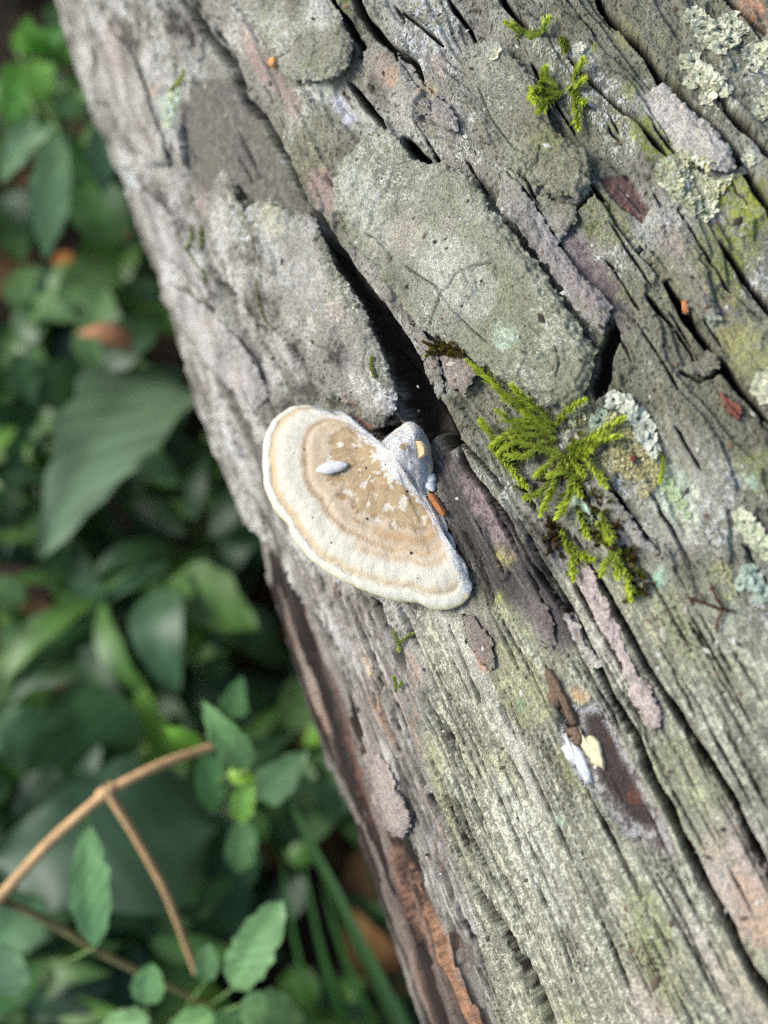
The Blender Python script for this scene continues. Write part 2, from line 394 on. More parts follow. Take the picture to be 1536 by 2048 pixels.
# ---- colours of bark, wood, crusts and algae (albedo; shade painted only into the cracks)
KB = 1.2
def mixc(col, c, m):
    return col + (lin(c, KB) - col) * m[..., None]
n_lo = fbm(A * 0.02, B * 0.02, 3, 90); n_md = fbm(A * 0.09, G * 0.13, 3, 93); n_hi = fbm(A * 0.55, B * 0.6, 3, 96, 0.65); n_sp = pn(A * 1.7, B * 1.8, 99)
n_gs = fbm(A * 0.06, G * 1.3, 3, 101, 0.6)
COL = np.zeros(A.shape + (3,)); COL[:] = lin((143, 140, 129), KB)
COL = mixc(COL, (178, 176, 165), sst(n_md + 0.5 * n_lo + 0.5 * n_hi, -0.05, 0.5) * 0.9)
COL = mixc(COL, (96, 90, 83), sst(-n_md + 0.6 * n_hi, 0.1, 0.5) * 0.85)
COL = mixc(COL, (156, 150, 140), sst(fbm(A * 0.05, G * 0.08, 2, 104), 0.22, 0.42) * 0.55)
# algae green film, strongest towards the top of the log
alg = sst(fbm(A * 0.028, B * 0.03, 3, 107) + 0.4 * n_hi + (55 - B) * 0.007, -0.02, 0.6)
COL = mixc(COL, (128, 127, 100), alg * 0.72)
# the low side towards the ground: paler, lilac grey
COL = mixc(COL, (184, 180, 174), sst(B, 50, 85) * sst(n_md + 0.4 * n_hi, -0.3, 0.3) * 0.7)
# granular pale crust on the outer bark
cr = sst(fbm(A * 0.06, B * 0.06, 3, 110), -0.05, 0.35) * sst(n_hi + 0.7 * n_sp, 0.0, 0.28)
COL = mixc(COL, (112, 104, 96), sst(B, 55, 90) * sst(-fbm(A * 0.05, G * 0.2, 3, 109, 0.6), 0.05, 0.35) * 0.75)
COL = mixc(COL, (216, 217, 200), cr * 0.9)
COL = mixc(COL, (165, 168, 118), sst(fbm(A * 0.07 + 9, B * 0.07, 2, 113), 0.05, 0.4) * sst(-n_hi + 0.4 * n_sp, 0.0, 0.4) * 0.5 * sst(-B, -80, -40))
dk = sst(n_sp + 0.6 * n_hi, 0.34, 0.55)
COL = mixc(COL, (60, 56, 50), dk * 0.85)
# weathered wood with pale and yellow-green crust, drawn out along the grain
wc = np.zeros_like(COL); wc[:] = lin((158, 156, 142), KB)
wc = mixc(wc, (216, 214, 194), sst(n_hi * 0.9 + n_gs * 0.7 + 0.5 * n_sp, -0.02, 0.34) * 0.75)
wc = mixc(wc, (178, 178, 138), sst(fbm(A * 0.03, G * 0.06, 3, 116) + 0.25 * n_hi, 0.0, 0.45) * 0.7)
wc = mixc(wc, (118, 113, 100), sst(-0.8 * n_gs - 0.6 * n_hi, 0.12, 0.5) * 0.7)
wc = mixc(wc, (74, 70, 60), sst(fbm(A * 0.05, G * 0.1, 2, 119) * 1.1 + 0.9 * n_sp + 0.5 * n_hi, 0.42, 0.8) * 0.8)
wc = mixc(wc, (206, 200, 194), sst(fbm(A * 0.02, G * 0.11, 2, 121), 0.25, 0.5) * 0.5)
wc *= np.array([.86, .87, .80])
COL += (wc - COL) * WOOD[..., None]
fb = np.zeros_like(COL); fb[:] = lin((140, 134, 124), KB)
fb = mixc(fb, (186, 180, 172), sst(n_gs + 0.4 * n_md, -0.05, 0.4) * 0.85); fb = mixc(fb, (98, 88, 78), sst(-n_gs, 0.1, 0.5) * 0.8)
fb = mixc(fb, (176, 140, 112), sst(fbm(A * 0.03, G * 0.3, 2, 124), 0.28, 0.45) * 0.6)
COL += (fb - COL) * (FIB * (1 - WOOD))[..., None]
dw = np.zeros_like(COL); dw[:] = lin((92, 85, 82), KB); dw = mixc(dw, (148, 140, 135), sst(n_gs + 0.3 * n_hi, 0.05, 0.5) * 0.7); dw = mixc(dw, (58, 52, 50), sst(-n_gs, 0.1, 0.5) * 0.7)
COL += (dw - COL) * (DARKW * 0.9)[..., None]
r1 = np.zeros_like(COL); r1[:] = lin((116, 112, 104), KB); r1 = mixc(r1, (136, 132, 122), sst(n_hi, -0.2, 0.4)); r1 = mixc(r1, (128, 126, 108), sst(n_md, 0, 0.4) * 0.5)
COL += (r1 - COL) * R1[..., None]
# bare low side: grey weathered above, chocolate and orange-brown towards the near end
lowc = np.zeros_like(COL); lowc[:] = lin((150, 144, 134), KB)
lowc = mixc(lowc, (70, 62, 56), sst(fbm(A * 0.012, GB * 0.25, 2, 128), -0.1, 0.3) * 0.8)
near = sst(-A + 3 * n_md, -88, -58)
lowc = mixc(lowc, (64, 52, 47), near * sst(fbm(A * 0.012, GB * 0.2, 2, 131) + 0.1, -0.25, 0.15) * 0.95)
lowc = mixc(lowc, (172, 128, 100), sst(-A + 5 * n_md, -62, -32) * sst(fbm(A * 0.01, GB * 0.16, 2, 134), 0.1, 0.35) * 0.8)
lowc = mixc(lowc, (140, 126, 116), near * sst(fbm(A * 0.012 + 5, GB * 0.12, 2, 137), 0.1, 0.3) * 0.7)
lowc *= (1 + 0.4 * fbm(A * 0.03, GB * 1.2, 3, 139, 0.6))[..., None]
COL += (lowc - COL) * REC[..., None]
# crack brown follows further down: dirt, deepened where little light enters


PATCH = [
    (850,1880,2.4,(186,142,110),.75,6),(880,1960,2.6,(190,144,110),.75,6),(905,2020,2.4,(184,138,106),.75,6),(800,1800,2.0,(170,128,104),.8,6),(700,1560,2.0,(120,84,72),.9,6),(745,1700,2.0,(110,80,70),.9,6),(870,1850,1.6,(110,78,66),.9,5),(640,1400,2,(104,80,72),.8,5),  # photo x, y, radius mm, colour, strength, stretch
    (520,130,2.2,(176,146,138),.8,2.6),(575,190,1.8,(172,146,138),.8,3.2),(500,80,1.6,(186,160,148),.7,2),(655,380,2.4,(182,150,142),.75,2.6),
    (780,150,2.2,(196,164,138),.7,1.6),(790,160,.9,(206,146,96),.9,1.6),(860,185,1.4,(206,184,134),.8,1.6),(880,130,1.6,(180,160,152),.7,1.6),(890,240,3,(166,154,148),.6,1.6),
    (640,178,2.2,(204,204,214),.8,1.4),(680,215,1.5,(196,196,208),.8,3),(660,30,3.5,(206,206,200),.6,1.4),
    (1150,530,3.6,(128,106,114),.85,3.0),(1200,590,3.2,(128,108,112),.7,2.4),(1100,455,2,(188,188,180),.5,2),
    (1430,590,3,(176,152,142),.6,1.8),(1340,490,1.8,(176,156,150),.7,2),(1480,670,2.4,(170,148,140),.5,2),(1520,20,3.5,(196,160,130),.7,1.4),(1500,10,2,(210,150,110),.8,1.2),
    (1370,265,4.5,(190,182,172),.75,2.4),(1320,220,3,(184,178,170),.5,2),(1400,310,3,(184,176,164),.6,2),
    (1310,290,2.6,(140,148,48),.85,1.6),(1285,260,2,(146,152,52),.8,1),(1490,400,4,(156,164,58),.85,1.2),(1520,420,3,(156,164,58),.7,1.2),(1480,480,3,(144,152,62),.7,1.4),(1440,500,3.2,(146,152,66),.6,1.8),(1490,690,3,(162,164,82),.75,2.0),
    (1210,440,4,(122,128,60),.6,1.4),(1100,290,2,(150,158,66),.7,1.2),(1260,180,1.6,(150,156,70),.7,1),(1250,65,2,(164,160,96),.6,1.4),(1190,90,1,(150,158,66),.7,1),(1440,560,2.6,(140,148,60),.6,2.2),
    (1520,940,3,(150,158,80),.6,1.4),(1010,1110,1.8,(176,172,100),.8,1.2),(1000,1195,.9,(160,172,84),.8,1),(640,160,3,(140,146,74),.5,1.5),(690,15,2,(122,136,48),.8,1),
    (340,220,2.4,(192,216,196),.8,1.6),(350,190,1.2,(196,218,196),.7,1),(265,370,2.6,(198,216,204),.7,1.8),(245,15,1.5,(206,216,214),.8,1),(330,640,1,(176,204,184),.7,1),(570,785,1,(184,214,196),.8,1.3),(235,260,1.5,(186,204,186),.5,1),
    (300,130,2.4,(190,184,178),.6,2),(220,80,3,(188,172,168),.6,3),(310,185,1.3,(204,168,144),.7,1),(330,470,2.5,(200,196,194),.6,2),(240,130,2.4,(194,172,170),.6,2),
    (418,645,.9,(208,160,122),.9,1.2),(420,775,1.2,(200,150,126),.7,1),(480,760,1.2,(196,152,128),.6,2),(345,720,.9,(222,186,138),.9,1.2),
    (1018,680,2.0,(190,220,194),.85,1.3),(876,775,.8,(196,214,200),.8,1.6),(990,110,1.3,(198,214,206),.7,1),(1160,98,1.3,(208,216,208),.7,1),(945,240,.8,(200,212,206),.7,1),(1500,320,1.2,(190,212,204),.7,1),(1425,640,1,(190,214,200),.6,1),
    (1345,985,3.2,(192,214,182),.85,1.9),(1160,1010,1.6,(172,206,176),.8,1.6),(1320,1150,1.3,(172,204,180),.7,1.2),(1310,1165,.8,(150,206,170),.8,1),(1180,1030,1,(176,214,190),.8,1.3),(1440,1200,3,(176,184,160),.6,1.6),
    (1500,960,1.0,(186,214,196),.7,1),(1390,940,4,(186,182,170),.5,2.6),(1300,900,3,(176,174,162),.5,1.6),(1340,1030,3,(190,186,172),.5,2),
    (965,1000,2.2,(166,142,138),.7,4),(1000,1060,1.5,(166,146,142),.6,3.4),(1180,1200,2,(200,180,176),.6,4),(1215,1310,1.5,(206,196,188),.6,3),
    (985,1290,2.2,(124,108,104),.7,2.6),(955,1255,2.4,(132,118,114),.6,2),(968,1325,1,(190,140,116),.8,2),(1085,1245,3,(128,120,116),.6,2.4),(1160,1390,.8,(206,148,96),.8,1.8),
    (1040,1370,5,(172,172,116),.5,1.6),(1045,1408,.7,(110,164,124),.8,1),(1155,1530,3,(150,150,92),.5,1.6),(1390,1600,6,(148,150,104),.5,1.8),(1395,1585,1,(206,212,166),.8,1),(1300,1830,3,(150,164,96),.5,2),(1120,1640,1,(160,204,170),.7,1),
    (1490,1780,5,(190,164,148),.6,2),(1520,1830,4,(198,160,132),.6,1.6),(1500,1700,3,(190,176,170),.6,2.4),(1400,1880,1.6,(206,190,182),.6,3),(1490,1990,4,(196,180,166),.5,2),(1300,2020,3,(196,176,170),.5,2),
    (700,640,2,(182,160,152),.5,2),(680,620,1.4,(186,162,154),.6,1.5),(820,470,3.2,(186,164,158),.65,1.4),(770,490,1.6,(182,160,154),.5,1.4),(905,450,1.4,(182,162,156),.6,1.2),(955,420,2,(200,200,196),.4,1.5),
    (720,400,4,(206,206,198),.65,1.6),(930,560,5.5,(204,204,196),.6,1.6),(880,520,4,(198,198,184),.5,1.6),(700,350,3,(196,198,190),.6,1.2),(770,470,2.5,(200,200,190),.4,1.4),
    (600,520,7,(186,184,176),.5,1.6),(740,760,3.5,(190,186,180),.5,2),(650,600,5,(184,180,172),.4,2),(785,800,2,(206,204,200),.7,1.5),(640,450,2,(198,190,190),.6,1),
    (740,650,5,(160,158,140),.4,2),(560,440,3,(168,168,128),.5,1.4),(720,830,1.6,(168,122,104),.9,2.6),(400,400,2,(176,152,136),.5,2),(300,640,2,(124,110,98),.6,1.5),
    (770,1560,3,(170,156,148),.6,3),(735,1330,1.2,(206,176,130),.8,3.2),(665,1260,2.4,(206,202,196),.6,3),(700,1300,2,(200,194,190),.5,3),(1060,1700,5,(206,204,190),.35,3),
]
for (x, y, r, c, st, e_) in PATCH:
    mk = blob(x, y, r, 0.9, 1.6, e_) * st
    mk = mk * (0.25 + 0.65 * sst(n_hi + 0.5 * n_sp, -0.35, 0.25))
    COL = mixc(COL, c, mk)
red = region([(1198,355),(1255,345),(1298,417),(1284,446),(1231,407)], 0.4, 0.5)
COL = mixc(COL, (122, 90, 84), red * (0.75 + 0.25 * sst(n_gs, -0.2, 0.3))); H -= red * (0.9 - 0.25 * n_gs)
COL = mixc(COL, (180, 130, 104), red * sst(n_gs, 0.2, 0.4) * blob(1280, 430, 2.0, 0.6, 1, 1.5))
SCARP = [(1145,1420),(1200,1400),(1225,1440),(1265,1530),(1300,1590),(1330,1640),(1355,1718),(1290,1690),(1250,1670),(1200,1590),(1165,1550),(1130,1490),(1120,1450)]
scar = region(SCARP, 0.6, 0.6); scar_in = region([(1165,1430),(1200,1425),(1240,1520),(1290,1610),(1305,1660),(1260,1645),(1210,1575),(1180,1520)], 0.8, 0.8)
COL = mixc(COL, (176, 170, 166), scar * 0.65); COL = mixc(COL, (92, 78, 74), np.maximum(scar_in, scar * sst(n_hi, -0.1, 0.2) * 0.75)); COL = mixc(COL, (128, 84, 62), scar_in * sst(fbm(A * 0.2, B * 0.2, 2, 140), 0.2, 0.45) * 0.7)
H = H * (1 - 0.4 * scar) - scar * 1.1
H += scar * (1 - scar_in) * 0.5

lum_ = COL.mean(-1, keepdims=True); COL = lum_ + (COL - lum_) * 0.98
COL = np.clip(COL * (np.maximum(lum_, 1e-3) / 0.30) ** 0.42 * 0.90, 0.012, 0.75)
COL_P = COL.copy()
COL = mixc(COL, (52, 44, 38), sst(CRK, 0.05, 0.4) * 0.95)  # crack insides browned as dirt, darker still to paint in their shade
# ---- plates of outer bark, each a piece of its own
PLATES = [  # outline, thickness mm, lift of the edge mm, tint, strength
    ([(373,410),(410,392),(446,362),(478,383),(501,419),(538,396),(578,419),(629,428),(652,455),(668,490),(674,522),(702,562),(737,622),(762,682),(790,742),(806,795),(803,824),(776,852),(750,851),(722,812),(690,800),(660,800),(632,750),(590,690),(556,660),(520,640),(490,600),(450,560),(425,530),(395,480)], 2.2, .5, None, 0),
    ([(470,-40),(650,-40),(668,0),(697,46),(722,92),(713,141),(674,165),(601,170),(560,141),(538,91),(505,45)], 2.4, .4, (160,160,140), .35),
    ([(697,319),(735,282),(772,258),(800,280),(835,325),(896,331),(939,350),(968,383),(987,422),(1030,465),(1059,508),(1090,545),(1107,575),(1145,628),(1179,680),(1196,705),(1184,773),(1173,800),(1130,812),(1080,812),(1032,776),(955,722),(923,696),(882,677),(850,665),(815,620),(790,580),(745,520),(702,486),(697,456),(680,424),(675,387)], 2.6, .5, (166,170,140), .4),
    ([(1011,345),(1040,365),(1068,407),(1116,486),(1164,551),(1226,608),(1222,640),(1206,672),(1190,660),(1150,615),(1118,570),(1098,540),(1068,502),(1038,458),(995,415)], 1.9, .4, (178,172,164), .5),
    ([(920,115),(955,85),(985,80),(1020,110),(1054,139),(1087,192),(1110,270),(1150,295),(1183,316),(1186,374),(1155,404),(1111,393),(1068,369),(1016,340),(963,278),(939,216),(927,168)], 2.2, .3, (140,138,112), .4),
    ([(1071,383),(1110,400),(1153,412),(1155,441),(1135,468),(1116,482),(1090,441)], 1.2, .2, (150,150,124), .4),
    ([(1200,375),(1232,415),(1262,455),(1305,505),(1340,545),(1335,560),(1300,512),(1255,464),(1225,425)], 0.9, .2, (140,138,104), .3),
    ([(1322,160),(1368,205),(1420,258),(1468,316),(1475,345),(1440,350),(1400,340),(1360,310),(1335,280),(1300,230),(1290,190)], 1.6, .3, (196,188,178), .65),
    ([(800,110),(830,138),(850,170),(905,215),(925,255),(920,270),(880,255),(850,235),(825,200),(800,160)], 1.2, .3, (166,154,146), .35),
    ([(735,110),(760,90),(780,100),(830,160),(862,200),(870,230),(830,240),(790,210),(760,190),(735,150)], 1.1, .3, (150,142,132), .35),
    ([(1300,420),(1330,412),(1375,450),(1400,500),(1420,560),(1440,640),(1400,640),(1370,600),(1335,545),(1310,500),(1295,460)], 1.5, .3, (152,148,128), .4),
    ([(880,700),(910,694),(935,715),(955,740),(950,770),(935,785),(905,775),(885,745)], 1.3, .4, (150,134,128), .6),
    ([(820,650),(842,655),(870,690),(885,740),(890,790),(878,800),(860,760),(835,700)], 1.4, .2, (124,114,106), .6),
    ([(1178,1130),(1196,1165),(1232,1245),(1268,1335),(1301,1373),(1325,1423),(1324,1455),(1302,1456),(1273,1419),(1255,1378),(1246,1337),(1223,1300),(1196,1245),(1165,1180),(1160,1140)], 1.0, .2, (196,176,172), .8),
    ([(1130,1215),(1150,1245),(1180,1300),(1205,1330),(1198,1345),(1180,1335),(1150,1285),(1125,1235)], 0.8, .2, (206,196,190), .6),
    ([(731,1514),(745,1500),(770,1505),(792,1530),(806,1570),(830,1620),(838,1652),(814,1674),(783,1655),(757,1612)], 1.8, .6, (172,158,150), .8),
    ([(1180,945),(1200,960),(1240,1005),(1285,1060),(1318,1108),(1300,1106),(1265,1075),(1225,1030),(1190,985)], 1.3, .2, (150,146,138), .6),
    ([(236,450),(247,432),(262,440),(262,480),(285,540),(300,580),(270,580),(246,530)], 3.0, 1.2, (206,196,180), .7),
    ([(255,385),(300,380),(350,430),(385,500),(420,560),(440,600),(410,590),(370,540),(310,490),(270,440)], 1.4, .4, (184,176,172), .5),
    ([(300,570),(340,560),(400,600),(450,640),(510,720),(545,790),(520,820),(470,780),(420,730),(390,680),(345,620)], 1.3, .4, (186,178,174), .55),
    ([(180,90),(215,60),(260,90),(300,170),(330,260),(345,330),(310,330),(270,290),(235,250),(205,180)], 1.5, .4, (174,166,158), .45),
    ([(1360,740),(1385,725),(1415,705),(1438,712),(1440,738),(1402,752)], 0.9, .1, (136,130,112), .5),
    ([(1500,640),(1560,640),(1620,740),(1620,850),(1545,835),(1490,770),(1450,715),(1470,680)], 1.4, .2, (160,160,118), .35),
    ([(1050,1215),(1078,1190),(1105,1230),(1115,1290),(1100,1300),(1075,1275)], 0.6, .2, (124,114,110), .6),
    ([(925,1225),(950,1230),(985,1270),(1000,1330),(985,1345),(960,1310),(935,1270)], 0.6, .2, (128,112,108), .6),
]
HAIR = [[(855,560),(880,575),(890,588),(905,580),(922,552),(960,535),(990,532)], [(890,588),(887,610),(870,650)], [(890,590),(915,625),(950,660),(985,690)], [(735,468),(760,480),(790,515)], [(820,535),(855,560)],
        [(555,120),(590,110),(620,80)], [(960,180),(985,240),(1030,300)], [(560,520),(575,560)], [(1045,360),(1080,330),(1085,300)], [(650,520),(665,560)], [(750,700),(745,740),(760,770)], [(1120,760),(1128,730),(1120,700)]]
H0 = 1.5 * fbm(A * 0.011, G * 0.035, 3, 40)
T2 = fbm(A * 0.05, B * 0.06, 3, 150) * 3.2; f2 = np.floor(T2)
PN = 0.34 * fbm(A * 0.22, B * 0.24, 4, 153, 0.6) + 0.28 * ROUGH + 0.12 * grain_f + 0.34 * (f2 + sst(T2 - f2 + 0.1 * NF, 0.86, 0.98))
HC = np.zeros_like(A)
for hp in HAIR:
    p = ab(hp); s = box_idx(p, 2); d, _ = seg_d(p, A[s], B[s]); HC[s] = np.maximum(HC[s], sst(0.11 - d + NF[s] * 0.04, -0.09, 0.09))
NE = fbm(A * 0.75, B * 0.75, 2, 157)
HPL = np.full(A.shape, -99.0); HTOP = H.copy(); COVER = np.zeros(A.shape, bool); plate_data = []
for (pts, th, lift, tint, st) in PLATES:
    p = ab(pts); s = box_idx(p, 3)
    d = poly_sdf(p, A[s], B[s]) + NJ[s] * 1.3 + NE[s] * 0.42 + NF[s] * 0.10
    ax = p.mean(0); ta = (A[s] - ax[0]) / max(np.ptp(p[:, 0]), 1) ; tb = (B[s] - ax[1]) / max(np.ptp(p[:, 1]), 1)
    th = th * np.clip(0.72 - 0.75 * ta - 0.35 * tb, 0.18, 1.35)
    h = np.maximum(np.maximum(H0[s], HPRE[s] - 0.6), HPL[s] - 0.4) + th * (0.5 + 0.28 * sst(d - 0.55 + 0.9 * NJ[s] + 0.35 * NF[s], -0.1, 0.12) + 0.22 * sst(d - 1.5 + 1.6 * NJ[s] - 0.4 * NF[s], -0.1, 0.12)) + lift * np.exp(-np.clip(d, 0, None) / 2.2) + PN[s] - 0.9 * HC[s]
    cs = COL_P[s].copy()
    if tint is not None:
        mk = np.full(d.shape, st) * (0.5 + 0.5 * sst(n_hi[s] + 0.3 * n_sp[s], -0.35, 0.25)); cs = cs + (lin(tint, KB) - cs) * mk[..., None]
    plate_data.append((s, d, h, cs))
    top = d > 0
    HPL[s] = np.where(top, np.maximum(HPL[s], h), HPL[s])
    HTOP[s] = np.where(top, np.maximum(HTOP[s], h), HTOP[s]); COVER[s] |= (d > 2.2) & (CRK[s] < 0.01)

# ---- materials of bark
def bark_mat(name, rough=0.85):
    m = bpy.data.materials.new(name); t, b = nodes_of(m)
    at = t.nodes.new('ShaderNodeAttribute'); at.attribute_name = 'tint'
    tc = t.nodes.new('ShaderNodeTexCoord')
    n1 = t.nodes.new('ShaderNodeTexNoise'); n1.inputs['Scale'].default_value = 2600; n1.inputs['Detail'].default_value = 5; n1.inputs['Roughness'].default_value = 0.7
    t.links.new(tc.outputs['Object'], n1.inputs['Vector'])
    mr = t.nodes.new('ShaderNodeMapRange'); mr.inputs['From Min'].default_value = 0.3; mr.inputs['From Max'].default_value = 0.7; mr.inputs['To Min'].default_value = 0.42; mr.inputs['To Max'].default_value = 1.5
    t.links.new(n1.outputs['Fac'], mr.inputs['Value'])
    mx = t.nodes.new('ShaderNodeVectorMath'); mx.operation = 'SCALE'
    t.links.new(at.outputs['Color'], mx.inputs[0]); t.links.new(mr.outputs[0], mx.inputs['Scale'])
    t.links.new(mx.outputs[0], b.inputs['Base Color'])
    b.inputs['Roughness'].default_value = rough; b.inputs['Specular IOR Level'].default_value = 0.25
    bp = t.nodes.new('ShaderNodeBump'); bp.inputs['Distance'].default_value = 0.0007; bp.inputs['Strength'].default_value = 0.9
    t.links.new(n1.outputs['Fac'], bp.inputs['Height']); t.links.new(bp.outputs[0], b.inputs['Normal'])
    return m
M_BARK = bark_mat('bark_surface')

# ---- the log's own skin: one quad per cell in view, one per sixteen elsewhere
log_o = empty('fallen_log', (0, 0, 0))
tag(log_o, 'large fallen log with cracked grey bark, lichen and moss lying across the greenery', 'log')
idx = np.arange(NA * NB).reshape(NA, NB)
PW = log_pt(A, B, H)
blk = INF[:-1, :-1].reshape((NA - 1) // 4, 4, (NB - 1) // 4, 4).any(axis=(1, 3))
cell_fine = np.repeat(np.repeat(blk, 4, 0), 4, 1)
cov = COVER[:-1, :-1] & COVER[1:, :-1] & COVER[:-1, 1:] & COVER[1:, 1:]
fi, fj = np.nonzero(cell_fine & ~cov)
q1 = np.stack([idx[fi, fj], idx[fi, fj + 1], idx[fi + 1, fj + 1], idx[fi + 1, fj]], 1)
ci, cj = np.nonzero(~blk); ci = ci * 4; cj = cj * 4
q2 = np.stack([idx[ci, cj], idx[ci, cj + 4], idx[ci + 4, cj + 4], idx[ci + 4, cj]], 1)
q = np.concatenate([q1, q2]); used = np.unique(q); remap = np.full(NA * NB, -1); remap[used] = np.arange(len(used))
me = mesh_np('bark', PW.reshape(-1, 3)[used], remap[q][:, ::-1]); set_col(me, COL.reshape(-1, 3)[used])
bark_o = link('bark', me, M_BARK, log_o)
print('log quads', len(q))
# ends of the log
for nm, row in (('end_face', 0), ('end_face', NA - 1)):
    ring = PW[row, ::4]; cen = ring.mean(0)
    vv = np.concatenate([ring, cen[None]]); n = len(ring)
    tr = np.array([[i, (i + 1) % n, n] for i in range(n)])
    me = mesh_np(nm, vv, tris=tr if row else tr[:, ::-1]); set_col(me, np.tile(lin((150, 128, 100)), (len(vv), 1)))
    link(nm, me, M_BARK, log_o)

def sub_mesh(s, keep, hh, cs, d, hbot):
    """cells of a sub-grid as a slab with sides; border vertices slide onto the outline d = 0"""
    a = A[s].copy(); b = B[s].copy()
    kc = keep[:-1, :-1] & keep[1:, :-1] & keep[:-1, 1:] & keep[1:, 1:]
    if kc.sum() < 4: return None
    na, nb = a.shape; id2 = np.arange(na * nb).reshape(na, nb)
    kq = np.zeros((na + 1, nb + 1), bool); kq[1:-1, 1:-1] = kc
    any_ = kq[:-1, :-1] | kq[1:, :-1] | kq[:-1, 1:] | kq[1:, 1:]; all_ = kq[:-1, :-1] & kq[1:, :-1] & kq[:-1, 1:] & kq[1:, 1:]
    bd = any_ & ~all_                                    # vertices on the border
    ga, gb = np.gradient(d); da = np.gradient(a, axis=0); db = np.gradient(b, axis=1)
    gx = ga / da; gy = gb / db; gl = np.sqrt(np.maximum(gx * gx + gy * gy, 1e-6)); cl = 1.25 * np.maximum(da, db)
    mv = np.where(bd, np.clip(-d / np.maximum(gl, 0.5), -cl, cl), 0.0)
    a = a + mv * gx / gl; b = b + mv * gy / gl
    i, j = np.nonzero(kc)
    top = np.stack([id2[i, j], id2[i + 1, j], id2[i + 1, j + 1], id2[i, j + 1]], 1)
    kp = np.zeros((na + 1, nb + 1), bool); kp[1:-1, 1:-1] = kc
    off = na * nb; side = []
    for (di, dj, e) in ((-1, 0, ((0, 0), (0, 1))), (1, 0, ((1, 1), (1, 0))), (0, -1, ((1, 0), (0, 0))), (0, 1, ((0, 1), (1, 1)))):
        nbk = kp[1 + di:na + di, 1 + dj:nb + dj]
        i, j = np.nonzero(kc & ~nbk)
        v0 = id2[i + e[0][0], j + e[0][1]]; v1 = id2[i + e[1][0], j + e[1][1]]
        side.append(np.stack([v0, v1, v1 + off, v0 + off], 1))
    qq = np.concatenate([top] + side)
    Vt = log_pt(a, b, hh).reshape(-1, 3); Vb = log_pt(a + np.where(bd, 1.7 * gx / gl, 0), b + np.where(bd, 1.7 * gy / gl, 0), np.minimum(hbot, hh - 0.25)).reshape(-1, 3)   # undercut sides
    V = np.concatenate([Vt, Vb]); cc = np.concatenate([cs.reshape(-1, 3)] * 2)
    us = np.unique(qq); rm = np.full(len(V), -1); rm[us] = np.arange(len(us))
    me = mesh_np('plate', V[us], rm[qq]); set_col(me, cc[us]); return me
for (s, d, h, cs) in plate_data:
    keep = (d > 0) & INF[s]
    me = sub_mesh(s, keep, h, cs, d, np.maximum(np.minimum(H[s], H0[s]) - 0.3, h - 3.2))
    if me: me.name = 'bark_plate'; link('bark_plate', me, M_BARK, log_o)

def surf_h(a, b):
    i = np.clip(np.searchsorted(av, a) - 1, 0, NA - 2); j = np.clip(np.searchsorted(bv, b) - 1, 0, NB - 2)
    return HTOP[i, j]
def on_log(px, py, lift=0.0):
    """(world point on the bark seen at a pixel, outward normal)"""
    h = 0.0
    for _ in range(3):
        a, b = hit_log(px, py, RM + h); h = float(surf_h(a, b))
        h = max(h, -2.0)
    t = b / RM; n = math.cos(t) * N0 + math.sin(t) * W0
    return log_pt(np.array(a), np.array(b), np.array(h + lift)), n
# ================================================================== BRACKET FUNGUS
PA, _ = on_log(705, 840); PB, _ = on_log(930, 1180)
e_al = nrm(PB - PA)
drop = math.radians(14)
e_out = S0 * math.cos(drop) - Z0 * math.sin(drop); e_out = nrm(e_out - e_al * (e_out @ e_al))
n_cap = np.cross(e_al, e_out); n_cap = n_cap if n_cap[2] > 0 else -n_cap
p_cap = (PA + PB) / 2 + n_cap * 0.0008
def on_plane(px, py):
    r = RCW @ ray_cam(px, py); t = ((p_cap - CAM) @ n_cap) / (r @ n_cap); return CAM + r * t
def uv_cap(px, py):
    q = on_plane(px, py) - p_cap; return np.array([q @ e_al, q @ e_out]) * 1000
RIM = [(663,822),(640,814),(615,808),(582,810),(555,826),(541,841),(530,860),(524,882),(521,922),(526,977),(544,1017),(560,1036),(575,1050),(577,1066),(592,1088),(618,1118),(649,1143),(682,1161),(717,1177),(752,1190),(785,1200),(815,1203),(835,1204),(845,1211),(860,1217),(883,1219),(905,1214),(922,1206),(936,1192),(937,1180),(934,1155),(927,1124),(912,1110),(903,1098),(890,1058),(869,1017),(856,1000),(853,975),(858,950),(858,926),(856,905),(855,880),(848,864),(838,852),(818,845),(800,855),(785,868),(770,880),(756,888),(744,882),(734,870),(715,850),(697,832),(683,820)]
K = uv_cap(795, 915)
pol = np.array([uv_cap(*p) for p in RIM]) - K
# smooth closed outline sampled by arc length
pc = np.concatenate([pol, pol[:1]]); sl_ = np.concatenate([[0], np.cumsum(np.hypot(*np.diff(pc, axis=0).T))])
NT, NQ = 520, 96
ts = np.linspace(0, sl_[-1], NT, endpoint=False)
OUT = np.stack([np.interp(ts, sl_, pc[:, 0]), np.interp(ts, sl_, pc[:, 1])], 1)
for _ in range(5): OUT = 0.5 * OUT + 0.25 * (np.roll(OUT, 1, 0) + np.roll(OUT, -1, 0))
nxt = np.roll(OUT, -1, 0) - np.roll(OUT, 1, 0); nxt /= np.linalg.norm(nxt, axis=1)[:, None]
nor = np.stack([nxt[:, 1], -nxt[:, 0]], 1)
if (nor * OUT).sum() < 0: nor = -nor
outer = sst(OUT[:, 1] + K[1] * 0, 1.0, 6.0)              # 1 on the free rim, 0 where it meets the log
OUT = OUT + nor * (0.16 * fbm(ts * 0.55, ts * 0, 2, 3) * outer)[:, None]
qs = np.concatenate([np.linspace(0, 0.9, 64), 0.9 + 0.1 * np.sin(np.linspace(0, np.pi / 2, 32))[1:]])
NQ = len(qs)
Q, T = np.meshgrid(qs, np.arange(NT), indexing='ij')
UV = OUT[T] * Q[..., None]
